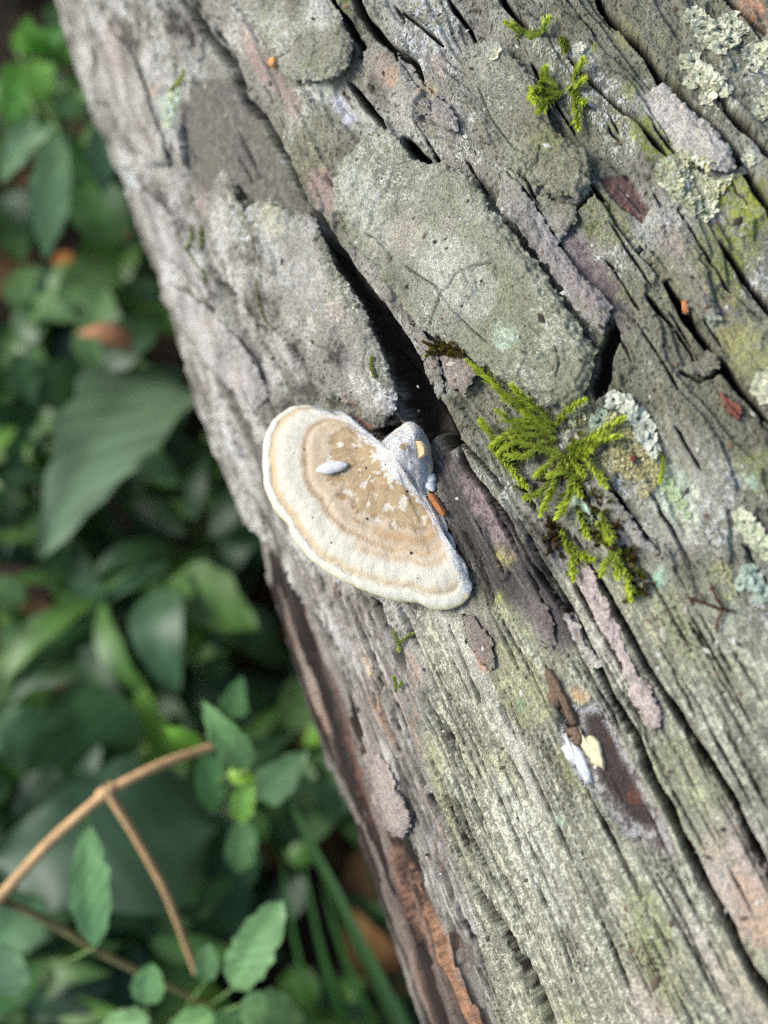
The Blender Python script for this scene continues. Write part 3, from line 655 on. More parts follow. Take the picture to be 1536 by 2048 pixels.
U, V = UV[..., 0], UV[..., 1]
arc = ts[T]
rlen = np.hypot(OUT[:, 0], OUT[:, 1])[T]
zq = Q + 0.018 * fbm(U * 0.25, V * 0.25, 2, 8) + 0.008 * fbm(arc * 0.6, Q * 4, 2, 9)   # wavering zones
of = outer[T]
h = 1.6 * (1 - Q ** 1.6) + 0.6
h += 0.42 * np.exp(-((zq - 0.80) / 0.07) ** 2) - 0.40 * np.exp(-((zq - 0.915) / 0.018) ** 2) * of - 0.35 * np.exp(-((zq - 0.64) / 0.03) ** 2) - 0.3 * np.exp(-((zq - 0.45) / 0.04) ** 2)
h += 0.035 * np.sin(arc * 2.1 + 2 * fbm(arc * 0.2, Q * 2, 2, 12)) * np.exp(-((zq - 0.82) / 0.12) ** 2) + 0.30 * fbm(U * 0.3, V * 0.3, 2, 13) + 0.07 * fbm(U * 1.6, V * 1.6, 3, 14)
edge = np.clip((Q - 0.9) / 0.1, 0, 1)
h -= (1 - np.sqrt(np.clip(1 - edge ** 2, 0, 1))) * 1.5
kk = uv_cap(815, 897) - K; k2 = uv_cap(838, 862) - K
rk = np.hypot(U - kk[0], V - kk[1]); rk2 = np.hypot(U - k2[0], V - k2[1])
knob = np.maximum(np.exp(-(rk / 3.6) ** 4), 0.8 * np.exp(-(rk2 / 3.0) ** 4))
h += 2.2 * knob * (1 + 0.12 * fbm(U * 0.9, V * 0.9, 3, 16))
h *= 1.0
Pt = p_cap + ((U + K[0])[..., None] * e_al + (V + K[1])[..., None] * e_out + h[..., None] * n_cap) / 1000
# where the cap runs up against the bark it lies over it
for _ in range(3):
    rel = Pt - O_AX; ca = rel @ X0 * 1000; cn = rel @ N0 * 1000; cw = rel @ W0 * 1000
    cb = RM * np.arctan2(cw, cn); cr_ = np.hypot(cn, cw)
    ii = np.clip(np.searchsorted(av, ca), 0, NA - 1); jj = np.clip(np.searchsorted(bv, cb), 0, NB - 1)
    need = RM + np.clip(HTOP[ii, jj], -0.5, 1.0) + 0.4 + 0.9 * sst(h, 0.2, 1.5) + np.clip(h - 1.5, 0, 4) * 0.9
    for _s in range(14):
        need = 0.5 * need + 0.25 * (np.roll(need, 1, 1) + np.roll(need, -1, 1)); need[1:-1] = 0.5 * need[1:-1] + 0.25 * (need[:-2] + need[2:])
    nn_ = (cn[..., None] * N0 + cw[..., None] * W0) / cr_[..., None]; vw = CAM - Pt; vw = vw / np.linalg.norm(vw, axis=-1)[..., None]
    Pt = Pt + vw * ((np.log1p(np.exp(np.clip((need - cr_) * 1.1, -30, 30))) / 1.1 if _ == 0 else np.clip(need - cr_, 0, 12)) / np.clip((vw * nn_).sum(-1), 0.3, 1) / 1000)[..., None]
kx, ky, _ = project(Pt)
kb = np.maximum(np.exp(-(((kx - 816) / 44) ** 2 + ((ky - 908) / 52) ** 2) ** 1.4), 0.85 * np.exp(-(((kx - 826) / 26) ** 2 + ((ky - 872) / 26) ** 2) ** 1.4))
Pt = Pt + vw * (kb * (4.2 + 0.7 * fbm(U * 0.5, V * 0.5, 3, 18)) / 1000)[..., None]
OUTP = Pt[-1]
# underside: from the rim back and down to the log
qb = [0.99, 0.93, 0.82, 0.68, 0.5]; hb = [-1.6, -2.4, -3.4, -5.0, -8.5]
rows_ = [Pt.reshape(NQ, NT, 3)]
for q_, h_ in zip(qb, hb):
    uu = OUT * q_
    hh = np.where(outer > 0.5, h_, h_ * 1.5)
    rows_.append((OUTP + ((uu - OUT)[:, 0][:, None] * e_al + (uu - OUT)[:, 1][:, None] * e_out + hh[:, None] * n_cap) / 1000)[None])
VV = np.concatenate(rows_); NR = VV.shape[0]
id3 = np.arange(NR * NT).reshape(NR, NT)
i, j = np.meshgrid(np.arange(NR - 1), np.arange(NT), indexing='ij'); j2 = (j + 1) % NT
qq = np.stack([id3[i, j], id3[i + 1, j], id3[i + 1, j2], id3[i, j2]], -1).reshape(-1, 4)
# colours
cc = np.zeros((NQ, NT, 3)); cc[:] = lin((230, 219, 198), .92)
def cm(c, m, k=.9):
    global cc
    cc = cc + (lin(c, k) - cc) * np.clip(m, 0, 1)[..., None]
fz = fbm(U * 1.4, V * 1.4, 3, 20, 0.65); fz2 = fbm(U * 0.35, V * 0.35, 3, 23); rad = fbm(arc * 1.5, Q * 5, 3, 26, 0.6)
cm((242, 236, 220), sst(0.5 * rad + 0.6 * fz, -0.12, 0.3) * 0.85)
cm((196, 164, 122), sst(0.62 - zq, -0.03, 0.03) * 0.55)
cm((196, 158, 110), np.exp(-((zq - 0.655) / 0.032) ** 2) * (0.75 + 0.6 * fz))
cm((200, 176, 146), np.exp(-((zq - 0.56) / 0.045) ** 2) * (0.7 + 0.5 * fz))
inner = sst(0.50 - zq + 0.16 * fz2, -0.02, 0.03)
cm((186, 158, 118), inner * 0.95)
cm((160, 128, 90), inner * sst(fz2, -0.1, 0.35) * 0.7)
cm((232, 222, 204), inner * sst(fbm(U * 0.4 + 4, V * 0.4, 3, 29) + 0.45 * fz, 0.20, 0.34) * 0.9)
cm((240, 238, 228), sst(fz + 0.3 * fz2, 0.28, 0.42) * sst(0.62 - zq, 0, 0.05) * 0.55)
low_t = sst(U - 8, 0, 4)
cm((198, 160, 112), low_t * np.exp(-((zq - 0.58) / 0.035) ** 2) * 0.8)
cm((200, 162, 112), low_t * np.exp(-((zq - 0.72) / 0.03) ** 2) * 0.6)
cm((206, 150, 88), np.exp(-((zq - 0.905) / 0.020) ** 2) * (0.55 + 0.35 * fz + 0.5 * fz2) * of * sst(-U, -18, 4))
cm((220, 190, 140), np.exp(-((zq - 0.895) / 0.03) ** 2) * 0.55 * of)
rim = sst(zq + 0.02 * fbm(arc * 0.25, Q * 2, 2, 36), 0.915, 0.945)
cm((240, 235, 216), rim * of * (0.85 + 0.3 * fz2)); cm((234, 218, 160), rim * sst(edge, 0.75, 1.0) * 0.65)
cm((232, 190, 110), rim * sst(fbm(arc * 0.15, Q, 2, 33), 0.15, 0.4) * sst(edge, 0.8, 1.0) * 0.6)
IP = np.array([(640,812),(690,824),(715,845),(735,872),(758,888),(775,930),(800,955),(845,985),(868,1020),(888,1060),(903,1095),(930,1150),(936,1175)], float)
ppx, ppy, _ = project(Pt); idd, _ = seg_d(IP, ppx, ppy)
inn = sst(24 - idd + 14 * fz + 10 * fz2, -3, 6) * sst(ppx - 0.9 * ppy, -200, -100) * 0 + sst(12 - idd + 18 * fz + 8 * fz2, -4, 7)
cm((240, 240, 240), inn * (0.85 + 0.3 * fz))
KP = np.array([(748,884),(785,866),(818,845),(845,856),(858,885),(860,930),(862,975),(850,996),(826,985),(800,958),(778,938),(762,912)], float)
kmask = sst(poly_sdf(KP, ppx, ppy) + 16 * fz + 6 * fz2, -5, 8)
cm((232, 228, 224), kmask * 0.95); cm((212, 200, 190), kmask * sst(fz2 + 0.3 * fz, 0.0, 0.35) * 0.7); cm((246, 246, 246), kmask * sst(fz, 0.0, 0.35) * 0.6)
kd = uv_cap(822, 905) - K; rd = np.hypot((U - kd[0]) * 1.3, V - kd[1])
dim = sst(1.0 - rd + 0.3 * fz, 0, 0.3); cm((176, 148, 104), dim)
kd2 = uv_cap(828, 965) - K; cm((192, 160, 116), sst(0.9 - np.hypot((U - kd2[0]) * 0.6, (V - kd2[1]) * 1.6), 0, 0.4) * 0.8)
cc = cc * np.array([.84, .86, .86])
ccol = np.concatenate([cc.reshape(-1, 3), np.tile(lin((238, 226, 190), .9), ((NR - NQ) * NT, 1))])
me = mesh_np('cap', VV.reshape(-1, 3), qq); set_col(me, ccol)
m = bpy.data.materials.new('fungus_flesh'); t, b = nodes_of(m)
at = t.nodes.new('ShaderNodeAttribute'); at.attribute_name = 'tint'; tc = t.nodes.new('ShaderNodeTexCoord')
nz = t.nodes.new('ShaderNodeTexNoise'); nz.inputs['Scale'].default_value = 3200; nz.inputs['Detail'].default_value = 4
t.links.new(tc.outputs['Object'], nz.inputs['Vector'])
mr = t.nodes.new('ShaderNodeMapRange'); mr.inputs['To Min'].default_value = 0.86; mr.inputs['To Max'].default_value = 1.10; t.links.new(nz.outputs['Fac'], mr.inputs['Value'])
mx = t.nodes.new('ShaderNodeVectorMath'); mx.operation = 'SCALE'; t.links.new(at.outputs['Color'], mx.inputs[0]); t.links.new(mr.outputs[0], mx.inputs['Scale']); t.links.new(mx.outputs[0], b.inputs['Base Color'])
bp = t.nodes.new('ShaderNodeBump'); bp.inputs['Distance'].default_value = 0.0003; bp.inputs['Strength'].default_value = 0.6; t.links.new(nz.outputs['Fac'], bp.inputs['Height']); t.links.new(bp.outputs[0], b.inputs['Normal'])
b.inputs['Roughness'].default_value = 0.6; b.inputs['Specular IOR Level'].default_value = 0.3
b.inputs['Subsurface Weight'].default_value = 0.25; b.inputs['Subsurface Radius'].default_value = (1, .75, .5); b.inputs['Subsurface Scale'].default_value = 0.0008
M_FUN = m
fun_o = empty('bracket_fungus', tuple((PA + PB) / 2)); tag(fun_o, 'cream and tan zoned shelf fungus with white rim growing from the log', 'fungus')
child('cap', me, M_FUN, fun_o)
def cap_h(px, py):
    """point on the cap's top seen at a pixel"""
    best = None
    g = np.hypot(*(np.stack(project(Pt)[:2]) - np.array([px, py])[:, None, None])); k = np.unravel_index(np.argmin(g), g.shape)
    return Pt[k]
def lathe_blob(c, axis, length, rad_, up, nseg=14, nr=10, seed=1, wob=0.15, flat=0.8):
    """a tapered lumpy body along an axis, in world metres"""
    ax_ = nrm(axis); sd = nrm(np.cross(ax_, up)); u2 = np.cross(sd, ax_)
    vs_, qf = [], []
    for k in range(nseg + 1):
        f = k / nseg; r_ = rad_ * math.sin(math.pi * min(max(f, 0.02), 0.98)) ** 0.55
        for q_ in range(nr):
            an = 2 * math.pi * q_ / nr; w_ = 1 + wob * float(pn(np.array(f * 4.0 + seed * 7), np.array(math.cos(an) + q_ * 0.4), seed))
            vs_.append(c + ax_ * length * (f - 0.5) + r_ * w_ * (math.cos(an) * sd + flat * math.sin(an) * u2))
    for k in range(nseg):
        for q_ in range(nr):
            qf.append((k * nr + q_, k * nr + (q_ + 1) % nr, (k + 1) * nr + (q_ + 1) % nr, (k + 1) * nr + q_))
    n0 = len(vs_); vs_ += [c - ax_ * length * 0.5, c + ax_ * length * 0.5]
    tr = [(n0, (q_ + 1) % nr, q_) for q_ in range(nr)] + [(n0 + 1, nseg * nr + q_, nseg * nr + (q_ + 1) % nr) for q_ in range(nr)]
    return mesh_np('body', np.array(vs_), np.array(qf), np.array(tr))
M_WHITE = mat_simple('white_mycelium', (220, 222, 222), 0.85, 0.08, 2500, 0.0002, sss=0.2)
c1, c2 = cap_h(634, 943), cap_h(698, 932)
ow = lathe_blob((c1 + c2) / 2 + n_cap * 0.0008, c2 - c1, np.linalg.norm(c2 - c1), 0.00125, n_cap, 18, 12, 5, 0.10, 0.7)
o = child('outgrowth', ow, M_WHITE, fun_o); o['label'] = 'small white finger-like growth lying on the cap'
M_BLACK = mat_simple('black_speck', (22, 20, 20), 0.5, 0.2, 4000)
sp_me = None
for (x, y, r_) in [(383,413,.8),(313,433,.6),(688,402,.8),(742,522,1.2),(857,503,.7),(978,543,.8),(985,652,1.1),(752,818,1.1),(424,811,.7),(538,962,.8),(1011,1022,1.3),(680,285,.6),(1010,488,.8),(1052,1172,.6)]:
    c_ = cap_h(480 + x / 2.954, 760 + y / 2.954)
    child('speck', lathe_blob(c_ + n_cap * 0.0001, e_al + 0.5 * e_out, 0.00040 * r_, 0.00017 * r_, n_cap, 5, 6, 2, 0.1, 0.9), M_BLACK, fun_o)
# clots of white felt where the cap meets the bark
for k, (x, y, L_, rr) in enumerate([(858,965,2.6,1.0),(866,1000,3.2,.8),(884,1040,3.4,.7),(900,1080,3.2,.7),(922,1128,3.2,.7),(934,1165,2.4,.7),(862,955,1.6,1.0)]):
    c_ = cap_h(x, y) - n_cap * 0.0006
    a_ = e_al * 1.0 + e_out * 0.15
    child('felt_margin', lathe_blob(c_, a_, L_ / 1000 * 1.3, rr / 1000, n_cap, 14, 10, k + 3, 0.16, 0.8), M_WHITE, fun_o)

# felt of fine white hairs on the knob, along the margin and in patches of the cap
fm = np.maximum(np.maximum(kmask, inn), 0.55 * inner * sst(fbm(U * 0.4 + 4, V * 0.4, 3, 29) + 0.45 * fz, 0.16, 0.34)); fm = np.maximum(fm, 0.12 * sst(zq, 0.5, 0.6) * (1 - rim)); fm[Q < 0.05] = 0
rf = np.random.RandomState(77); wts = (fm * Q).ravel(); pick = rf.choice(wts.size, 15000, p=wts / wts.sum())
fp = Pt.reshape(-1, 3)[pick]; fd = rf.randn(len(pick), 3) * 0.75 + n_cap * 0.75; fd /= np.linalg.norm(fd, axis=1)[:, None]
fs = np.cross(fd, rf.randn(len(pick), 3)); fs /= np.linalg.norm(fs, axis=1)[:, None]; fl_ = rf.uniform(0.2, 0.62, (len(pick), 1)) / 1000 * (0.5 + 0.5 * fm.ravel()[pick][:, None])
FV = np.stack([fp - fs * 4e-5, fp + fs * 4e-5, fp + fd * fl_], 1).reshape(-1, 3)
o = child('felt', mesh_np('felt', FV, None, np.arange(len(FV)).reshape(-1, 3), smooth=False), M_WHITE, fun_o); o['kind'] = 'stuff'
# ================================================================== SMALL THINGS ON THE LOG
def surf_frame(px, py, lift=0.0):
    P, n = on_log(px, py, lift); return P, n
def path_on_log(pts, lift, step=0.00022):
    """dense 3-D path over the bark from photo points; lift in mm at each point (or one value)"""
    L = lift if isinstance(lift, (list, tuple)) else [lift] * len(pts)
    P = np.array([on_log(x, y, l)[0] for (x, y), l in zip(pts, L)]); N = np.array([on_log(x, y)[1] for x, y in pts])
    s = np.concatenate([[0], np.cumsum(np.linalg.norm(np.diff(P, axis=0), axis=1))]); n = max(int(s[-1] / step), 4)
    t = np.linspace(0, s[-1], n)
    Q = np.stack([np.interp(t, s, P[:, k]) for k in range(3)], 1)
    for _ in range(max(2, n // 12)): Q[1:-1] = 0.5 * Q[1:-1] + 0.25 * (Q[:-2] + Q[2:])
    M_ = np.stack([np.interp(t, s, N[:, k]) for k in range(3)], 1)
    return Q, M_ / np.linalg.norm(M_, axis=1)[:, None]
def tube(Q, rads, nr=5):
    n = len(Q); T = np.gradient(Q, axis=0); T /= np.maximum(np.linalg.norm(T, axis=1), 1e-12)[:, None]
    ref = nrm(np.array([0.31, 0.2, 0.93])); S = np.cross(T, ref); S /= np.linalg.norm(S, axis=1)[:, None]; U2 = np.cross(S, T)
    r = np.broadcast_to(np.asarray(rads, float), (n,))
    an = np.arange(nr) * 2 * np.pi / nr
    V = Q[:, None] + r[:, None, None] * (np.cos(an)[None, :, None] * S[:, None] + np.sin(an)[None, :, None] * U2[:, None])
    idn = np.arange(n * nr).reshape(n, nr); i, j = np.meshgrid(np.arange(n - 1), np.arange(nr), indexing='ij'); j2 = (j + 1) % nr
    return V.reshape(-1, 3), np.stack([idn[i, j], idn[i, j2], idn[i + 1, j2], idn[i + 1, j]], -1).reshape(-1, 4)
rm = np.random.RandomState(5)
def moss_shoot(pts, lift, leaf=1.85, wid=0.72, gap=0.30, tip=(222, 234, 96), old=(160, 176, 76), fromtip=True):
    """a stem set with overlapping pointed leaves; pts run from the growing tip back to the base"""
    Q, N = path_on_log(pts, lift, gap / 1000)
    n = len(Q); T = -np.gradient(Q, axis=0); T /= np.maximum(np.linalg.norm(T, axis=1), 1e-12)[:, None]
    V, F, Cc = [], [], []
    ct, co = lin(tip, .95), lin(old, .95)
    for k in range(n):
        f = k / max(n - 1, 1)
        sc_ = leaf / 1000 * (0.62 + 0.38 * min(1, f * 5)) * (1 - 0.25 * f)
        for side in range(4):
            ang = side * math.pi / 2 + k * 1.3 + rm.uniform(-.5, .5)
            S = nrm(np.cross(T[k], N[k])); radial = math.cos(ang) * S + math.sin(ang) * N[k]
            if radial @ N[k] < -0.5: continue
            op = rm.uniform(0.35, 0.75) * (0.5 + 0.5 * min(1, f * 6))
            d = nrm(T[k] * (1 - 0.35 * op) + radial * op); w_ = nrm(np.cross(d, radial)) * wid / 1000 * 0.5 * rm.uniform(.8, 1.2)
            up = np.cross(w_, d); up = nrm(up) * (1 if nrm(up) @ radial > 0 else -1)
            b0 = Q[k]; l = sc_ * rm.uniform(.8, 1.15); n0 = len(V)
            V += [b0, b0 + d * l * .45 + w_ - up * l * .02, b0 + d * l + radial * l * .12, b0 + d * l * .45 - w_ - up * l * .02, b0 + d * l * .45 - up * l * .12]
            F += [(n0, n0 + 1, n0 + 4), (n0 + 1, n0 + 2, n0 + 4), (n0 + 2, n0 + 3, n0 + 4), (n0 + 3, n0, n0 + 4)]
            mixf = min(1, f * 1.25) * rm.uniform(.7, 1.1); c_ = (ct + (co - ct) * min(mixf, 1)) * rm.uniform(.8, 1.15)
            Cc += [c_ * .85, c_, c_ * 1.12, c_, c_ * .92]
    V2, q2_ = tube(Q, 0.00010, 4); n0 = len(V)
    V = np.concatenate([np.array(V), V2]); Cc = np.concatenate([np.array(Cc), np.tile(co * .8, (len(V2), 1))])
    me = mesh_np('shoot', V, q2_ + n0, np.array(F), smooth=False); set_col(me, Cc); return me
def mat_tint(name, rough=0.6, trans=0.25, spec=0.3):
    m = bpy.data.materials.new(name); t, b = nodes_of(m)
    at = t.nodes.new('ShaderNodeAttribute'); at.attribute_name = 'tint'
    tc = t.nodes.new('ShaderNodeTexCoord'); nz = t.nodes.new('ShaderNodeTexNoise'); nz.inputs['Scale'].default_value = 900; nz.inputs['Detail'].default_value = 3
    t.links.new(tc.outputs['Object'], nz.inputs['Vector'])
    mr = t.nodes.new('ShaderNodeMapRange'); mr.inputs['To Min'].default_value = 0.72; mr.inputs['To Max'].default_value = 1.28; t.links.new(nz.outputs['Fac'], mr.inputs['Value'])
    mx = t.nodes.new('ShaderNodeVectorMath'); mx.operation = 'SCALE'; t.links.new(at.outputs['Color'], mx.inputs[0]); t.links.new(mr.outputs[0], mx.inputs['Scale'])
    t.links.new(mx.outputs[0], b.inputs['Base Color']); b.inputs['Roughness'].default_value = rough; b.inputs['Specular IOR Level'].default_value = spec
    if trans:
        out = t.nodes['Material Output']; tr = t.nodes.new('ShaderNodeBsdfTranslucent'); ms = t.nodes.new('ShaderNodeMixShader'); ms.inputs[0].default_value = trans
        t.links.new(mx.outputs[0], tr.inputs[0]); t.links.new(b.outputs[0], ms.inputs[1]); t.links.new(tr.outputs[0], ms.inputs[2]); t.links.new(ms.outputs[0], out.inputs[0])
    return m
M_MOSS = mat_tint('moss_leaf', 0.55, 0.45)
def moss(label, base, shoots, **kw):
    root = empty('moss_clump', tuple(on_log(*base)[0])); tag(root, label, 'moss')
    for sh in shoots:
        pts, lift = sh[0], sh[1]; k2_ = dict(kw); k2_.update(sh[2] if len(sh) > 2 else {})
        child('shoot', moss_shoot(pts, lift, **k2_), M_MOSS, root)
    return root
LB = [2.2, 1.6, 1.0]
def lf(n, a=1.6, b=0.5): return list(np.linspace(a, b, n))
main = [
 [(950,728),(986,760),(1018,791),(1055,828),(1109,858)], [(1037,778),(1064,796),(1091,828),(1114,862)], [(1174,806),(1137,828),(1114,855)],
 [(975,846),(992,870),(1009,892),(1040,905)], [(995,892),(1032,862),(1073,855),(1109,866)], [(1009,826),(1032,846),(1073,846),(1110,868)], [(1010,905),(1050,874),(1096,869),(1118,880)],
 [(1062,972),(1030,936),(1000,903),(992,885)], [(1030,912),(1064,914),(1096,884),(1120,878)], [(1250,842),(1210,864),(1173,887),(1140,895)], [(1240,877),(1201,883),(1164,892),(1135,900)],
 [(1222,974),(1196,942),(1173,914),(1145,905)], [(1126,1032),(1146,996),(1146,955),(1132,910)], [(1112,952),(1134,944),(1158,955),(1165,960)], [(1095,1025),(1108,990),(1120,955),(1128,920)],
 [(1060,830),(1085,845),(1118,866)], [(1175,950),(1160,930),(1140,905)], [(1065,995),(1090,985),(1110,960)], [(1040,880),(1062,890),(1090,900),(1125,905)], [(1085,950),(1105,930),(1128,905)], [(1190,905),(1165,905),(1140,900)], [(1170,990),(1155,965),(1140,935)], [(1020,800),(1050,806),(1075,830)],
]
for k in range(46):
    x, y = 1105 + rm.uniform(-60, 55), 890 + rm.uniform(-50, 95); an = rm.uniform(0, 6.28); l = rm.uniform(10, 26); main.append([(x + l * math.cos(an), y + l * math.sin(an)), (x, y)])
moss('large spreading clump of bright feathery moss on the bark between plate and lichen', (1118, 880), [(p, lf(len(p), 2.2, 1.0)) if len(p) > 2 else (p, [1.3, .3], dict(tip=[(176, 186, 80), (140, 132, 70), (150, 164, 64)][k % 3], old=(104, 92, 56), leaf=1.1, wid=.5)) for k, p in enumerate(main)])
lowm = [[(1155,1154),(1150,1110),(1137,1083),(1128,1056)], [(1192,1118),(1160,1108),(1137,1083)], [(1269,1196),(1260,1156),(1242,1124),(1237,1092)], [(1210,1145),(1222,1118),(1237,1092)], [(1243,1150),(1238,1118),(1237,1095)], [(1228,1080),(1215,1050),(1205,1020)], [(1182,1070),(1170,1045),(1160,1020)], [(1215,1085),(1205,1060),(1195,1040)]]
brn = []
for k in range(70):
    f = rm.rand(); x = 1175 + f * 110 + rm.uniform(-26, 26); y = 990 + f * 190 + rm.uniform(-22, 22)
    an = rm.uniform(0, 6.28); l = rm.uniform(10, 22)
    brn.append(([(x + l * math.cos(an), y + l * math.sin(an)), (x, y)], [0.9, 0.2], dict(tip=[(120, 128, 50), (112, 88, 56), (134, 140, 60)][k % 3], old=(86, 66, 44), leaf=0.9, gap=0.36)))
for k in range(26):
    x = 1110 + rm.uniform(-18, 18); y = 1075 + rm.uniform(-28, 30); an = rm.uniform(0, 6.28); l = rm.uniform(8, 18)
    brn.append(([(x + l * math.cos(an), y + l * math.sin(an)), (x, y)], [0.8, 0.2], dict(tip=(120, 100, 58), old=(84, 62, 44), leaf=0.8, gap=0.36)))
moss('sparser moss tuft with brown matted older shoots trailing down the wood below the large clump', (1220, 1090), [(p, lf(len(p), 1.6, .8)) for p in lowm] + brn)
moss('short green moss sprig lying across the outer bark high on the log', (1085, 70), [([(1020,57),(1054,70),(1087,73)], [1.6, 1.2, .6]), ([(1098,50),(1088,62),(1080,74)], [1.5, 1, .6]), ([(1132,105),(1128,88),(1120,75)], [.8, .6, .4], dict(tip=(140, 150, 60)))])
moss('two-armed yellow-green moss sprig hanging over the rounded bark plate', (1125, 175), [(p, lf(len(p), 1.8, .8)) for p in ([(1066,205),(1082,182),(1088,160),(1086,138)], [(1085,233),(1105,208),(1128,190)], [(1160,262),(1156,230),(1152,200),(1146,180)], [(1168,134),(1155,150),(1146,172)], [(1170,172),(1150,178),(1130,186)], [(1072,190),(1095,186),(1120,185)], [(1100,212),(1110,198),(1128,186)], [(1075,215),(1095,196),(1120,186)], [(1170,215),(1156,205),(1148,188)], [(1095,150),(1100,168),(1118,182)])])
moss('small olive moss cushion at the lower edge of the broad plate', (885, 695), [([(858 + 8 * k + rm.uniform(-6, 6), 712 - 5 * k + rm.uniform(-10, 10)), (868 + 8 * k, 700 + rm.uniform(-6, 6))], [1.2, .3], dict(tip=(150, 150, 50), old=(96, 84, 44), leaf=.8)) for k in range(5)] + [([(863 + rm.uniform(0, 70), 690 + rm.uniform(-8, 26)), (878 + rm.uniform(0, 45), 697 + rm.uniform(-4, 12))], [.9, .3], dict(tip=(126, 116, 48), old=(90, 76, 44), leaf=.7)) for k in range(18)])
moss('single moss strand curling over the long pale plate', (520, 600), [([(550,656),(534,640),(524,618),(518,590),(516,572),(524,550)], .5, dict(leaf=.7, wid=.26, tip=(160, 172, 60), old=(128, 134, 60)))])
moss('little moss wisp beside the mint lichen near the log edge', (358, 165), [([(342,184),(358,168),(372,150),(378,140)], .7, dict(leaf=.9, tip=(170, 186, 50)))])
moss('thin olive moss strands in the bark seam left of the pale plate', (395, 490), [([(386,455),(388,480),(395,500)], .5, dict(leaf=.8, tip=(160, 164, 76))), ([(408,495),(405,470),(404,450)], .5, dict(leaf=.8, tip=(164, 168, 80))), ([(422,568),(412,545),(400,515),(388,490)], .4, dict(leaf=.7, tip=(148, 158, 60)))])
moss('tiny moss hook on the tip of the long pale plate', (748, 730), [([(752,716),(746,728),(748,745),(755,755)], .6, dict(leaf=.7, tip=(150, 160, 50)))])
moss('tiny moss tuft in the dark crack under the fungus', (805, 1280), [([(796,1262),(803,1275),(808,1286)], 1.2, dict(leaf=.8, tip=(190, 200, 130))), ([(818,1268),(810,1280),(806,1290)], 1.0, dict(leaf=.8, tip=(180, 190, 110))), ([(800,1300),(806,1290)], .8, dict(leaf=.8))])
moss('single bright moss tip at the foot of the crack under the fungus', (805, 1370), [([(800,1352),(804,1366),(803,1382)], 1.4, dict(leaf=.9, tip=(170, 204, 60))), ([(812,1364),(806,1374)], 1.0, dict(leaf=.8, tip=(160, 190, 60)))])
moss('lone moss shoot curving beside the crusty lichen', (1322, 930), [([(1322,964),(1330,940),(1328,918),(1314,898)], [1.2, 1.4, 1.2, .6], dict(leaf=1.0))])

# ---- leafy lichens: ruffled lobes of real, thin tissue
M_LICH = mat_tint('lichen_tissue', 0.85, 0.12, 0.1)
def lichen(label, cat_pts, n, size=(0.5, 1.1), cols=((206, 218, 200), (186, 200, 180), (222, 230, 216)), lift=0.5, density_rim=0.5):
    """cat_pts: (px, py, radius px) discs that make up the patch"""
    V, F, Cc = [], [], []
    ar = np.array([c[2] ** 2 for c in cat_pts], float); ar /= ar.sum()
    for k in range(n):
        cx, cy, r = cat_pts[rm.choice(len(cat_pts), p=ar)]
        an = rm.uniform(0, 2 * math.pi); rr = r * math.sqrt(rm.rand()) * (1 if rm.rand() > density_rim else 0.0) if False else r * rm.rand() ** 0.45
        x, y = cx + rr * math.cos(an), cy + rr * math.sin(an)
        P, nn = on_log(x, y, lift * rm.uniform(0.1, 1.0))
        P2, _ = on_log(x + 6 * math.cos(an), y + 6 * math.sin(an), lift * .5); out = P2 - P; out = out - nn * (out @ nn)
        out = nrm(out + 1e-9 * X0) ; sd = np.cross(nn, out)
        tilt = rm.uniform(0.0, 0.65); o2 = nrm(out * math.cos(tilt) + nn * math.sin(tilt)); up = np.cross(o2, sd); up = up if up @ nn > 0 else -up
        l = rm.uniform(*size) / 1000; m_ = 9; n0 = len(V)
        c_ = lin(cols[rm.randint(len(cols))], 0.95) * np.array([1.14, 1.0, .86]) * rm.uniform(.85, 1.1)
        V.append(P); Cc.append(c_ * .9)
        ph = rm.uniform(0, 6.28)
        for q_ in range(m_):
            t_ = -2.2 + 4.4 * q_ / (m_ - 1); rr_ = l * (0.62 + 0.38 * abs(math.cos(t_ * 1.6 + ph))) * rm.uniform(.82, 1.1)
            V.append(P + o2 * rr_ * math.cos(t_) + sd * rr_ * 0.8 * math.sin(t_) + up * l * 0.18 * math.sin(t_ * 3 + ph)); Cc.append(c_ * rm.uniform(.95, 1.15))
        for q_ in range(m_ - 1): F.append((n0, n0 + 1 + q_, n0 + 2 + q_))
    me = mesh_np('lichen', np.array(V), None, np.array(F), smooth=False); set_col(me, np.minimum(np.array(Cc), .85))
    o = link('lichen_patch', me, M_LICH); tag(o, label, 'lichen'); return o
lichen('long ruffled pale green lichen band beside the orange scar high on the log', [(1388,35,16),(1405,55,20),(1420,85,16),(1440,60,18),(1462,48,16),(1480,58,12),(1440,95,14),(1462,80,14),(1500,110,14),(1520,100,16),(1535,120,16),(1505,130,12),(1545,85,18)], 520)
lichen('pale lichen cluster on the ridge below the long lichen band', [(1385,125,14),(1400,150,18),(1420,165,16),(1440,185,16),(1415,195,12),(1365,130,8),(1380,165,10)], 300)
lichen('lichen rosette at the edge of the crack beside the pale cluster', [(1525,215,18),(1515,230,10),(1545,205,16)], 130)
lichen('round mint green lichen rosette with finely branched lobes below the pink bark plate', [(1375,360,46),(1395,385,40),(1350,350,34),(1405,415,26),(1420,370,28),(1330,340,18),(1360,330,24)], 1150, (0.35, 0.8), ((206, 218, 200), (178, 192, 166), (220, 230, 214), (186, 192, 156)))
lichen('tiny lichen tuft on the bark right of the round rosette', [(1452,360,9),(1440,355,6)], 45, (0.35, .7)); lichen('small mint lichen tuft below the pale ridge plate', [(1497,322,10),(1488,328,6)], 50, (0.35, .7))
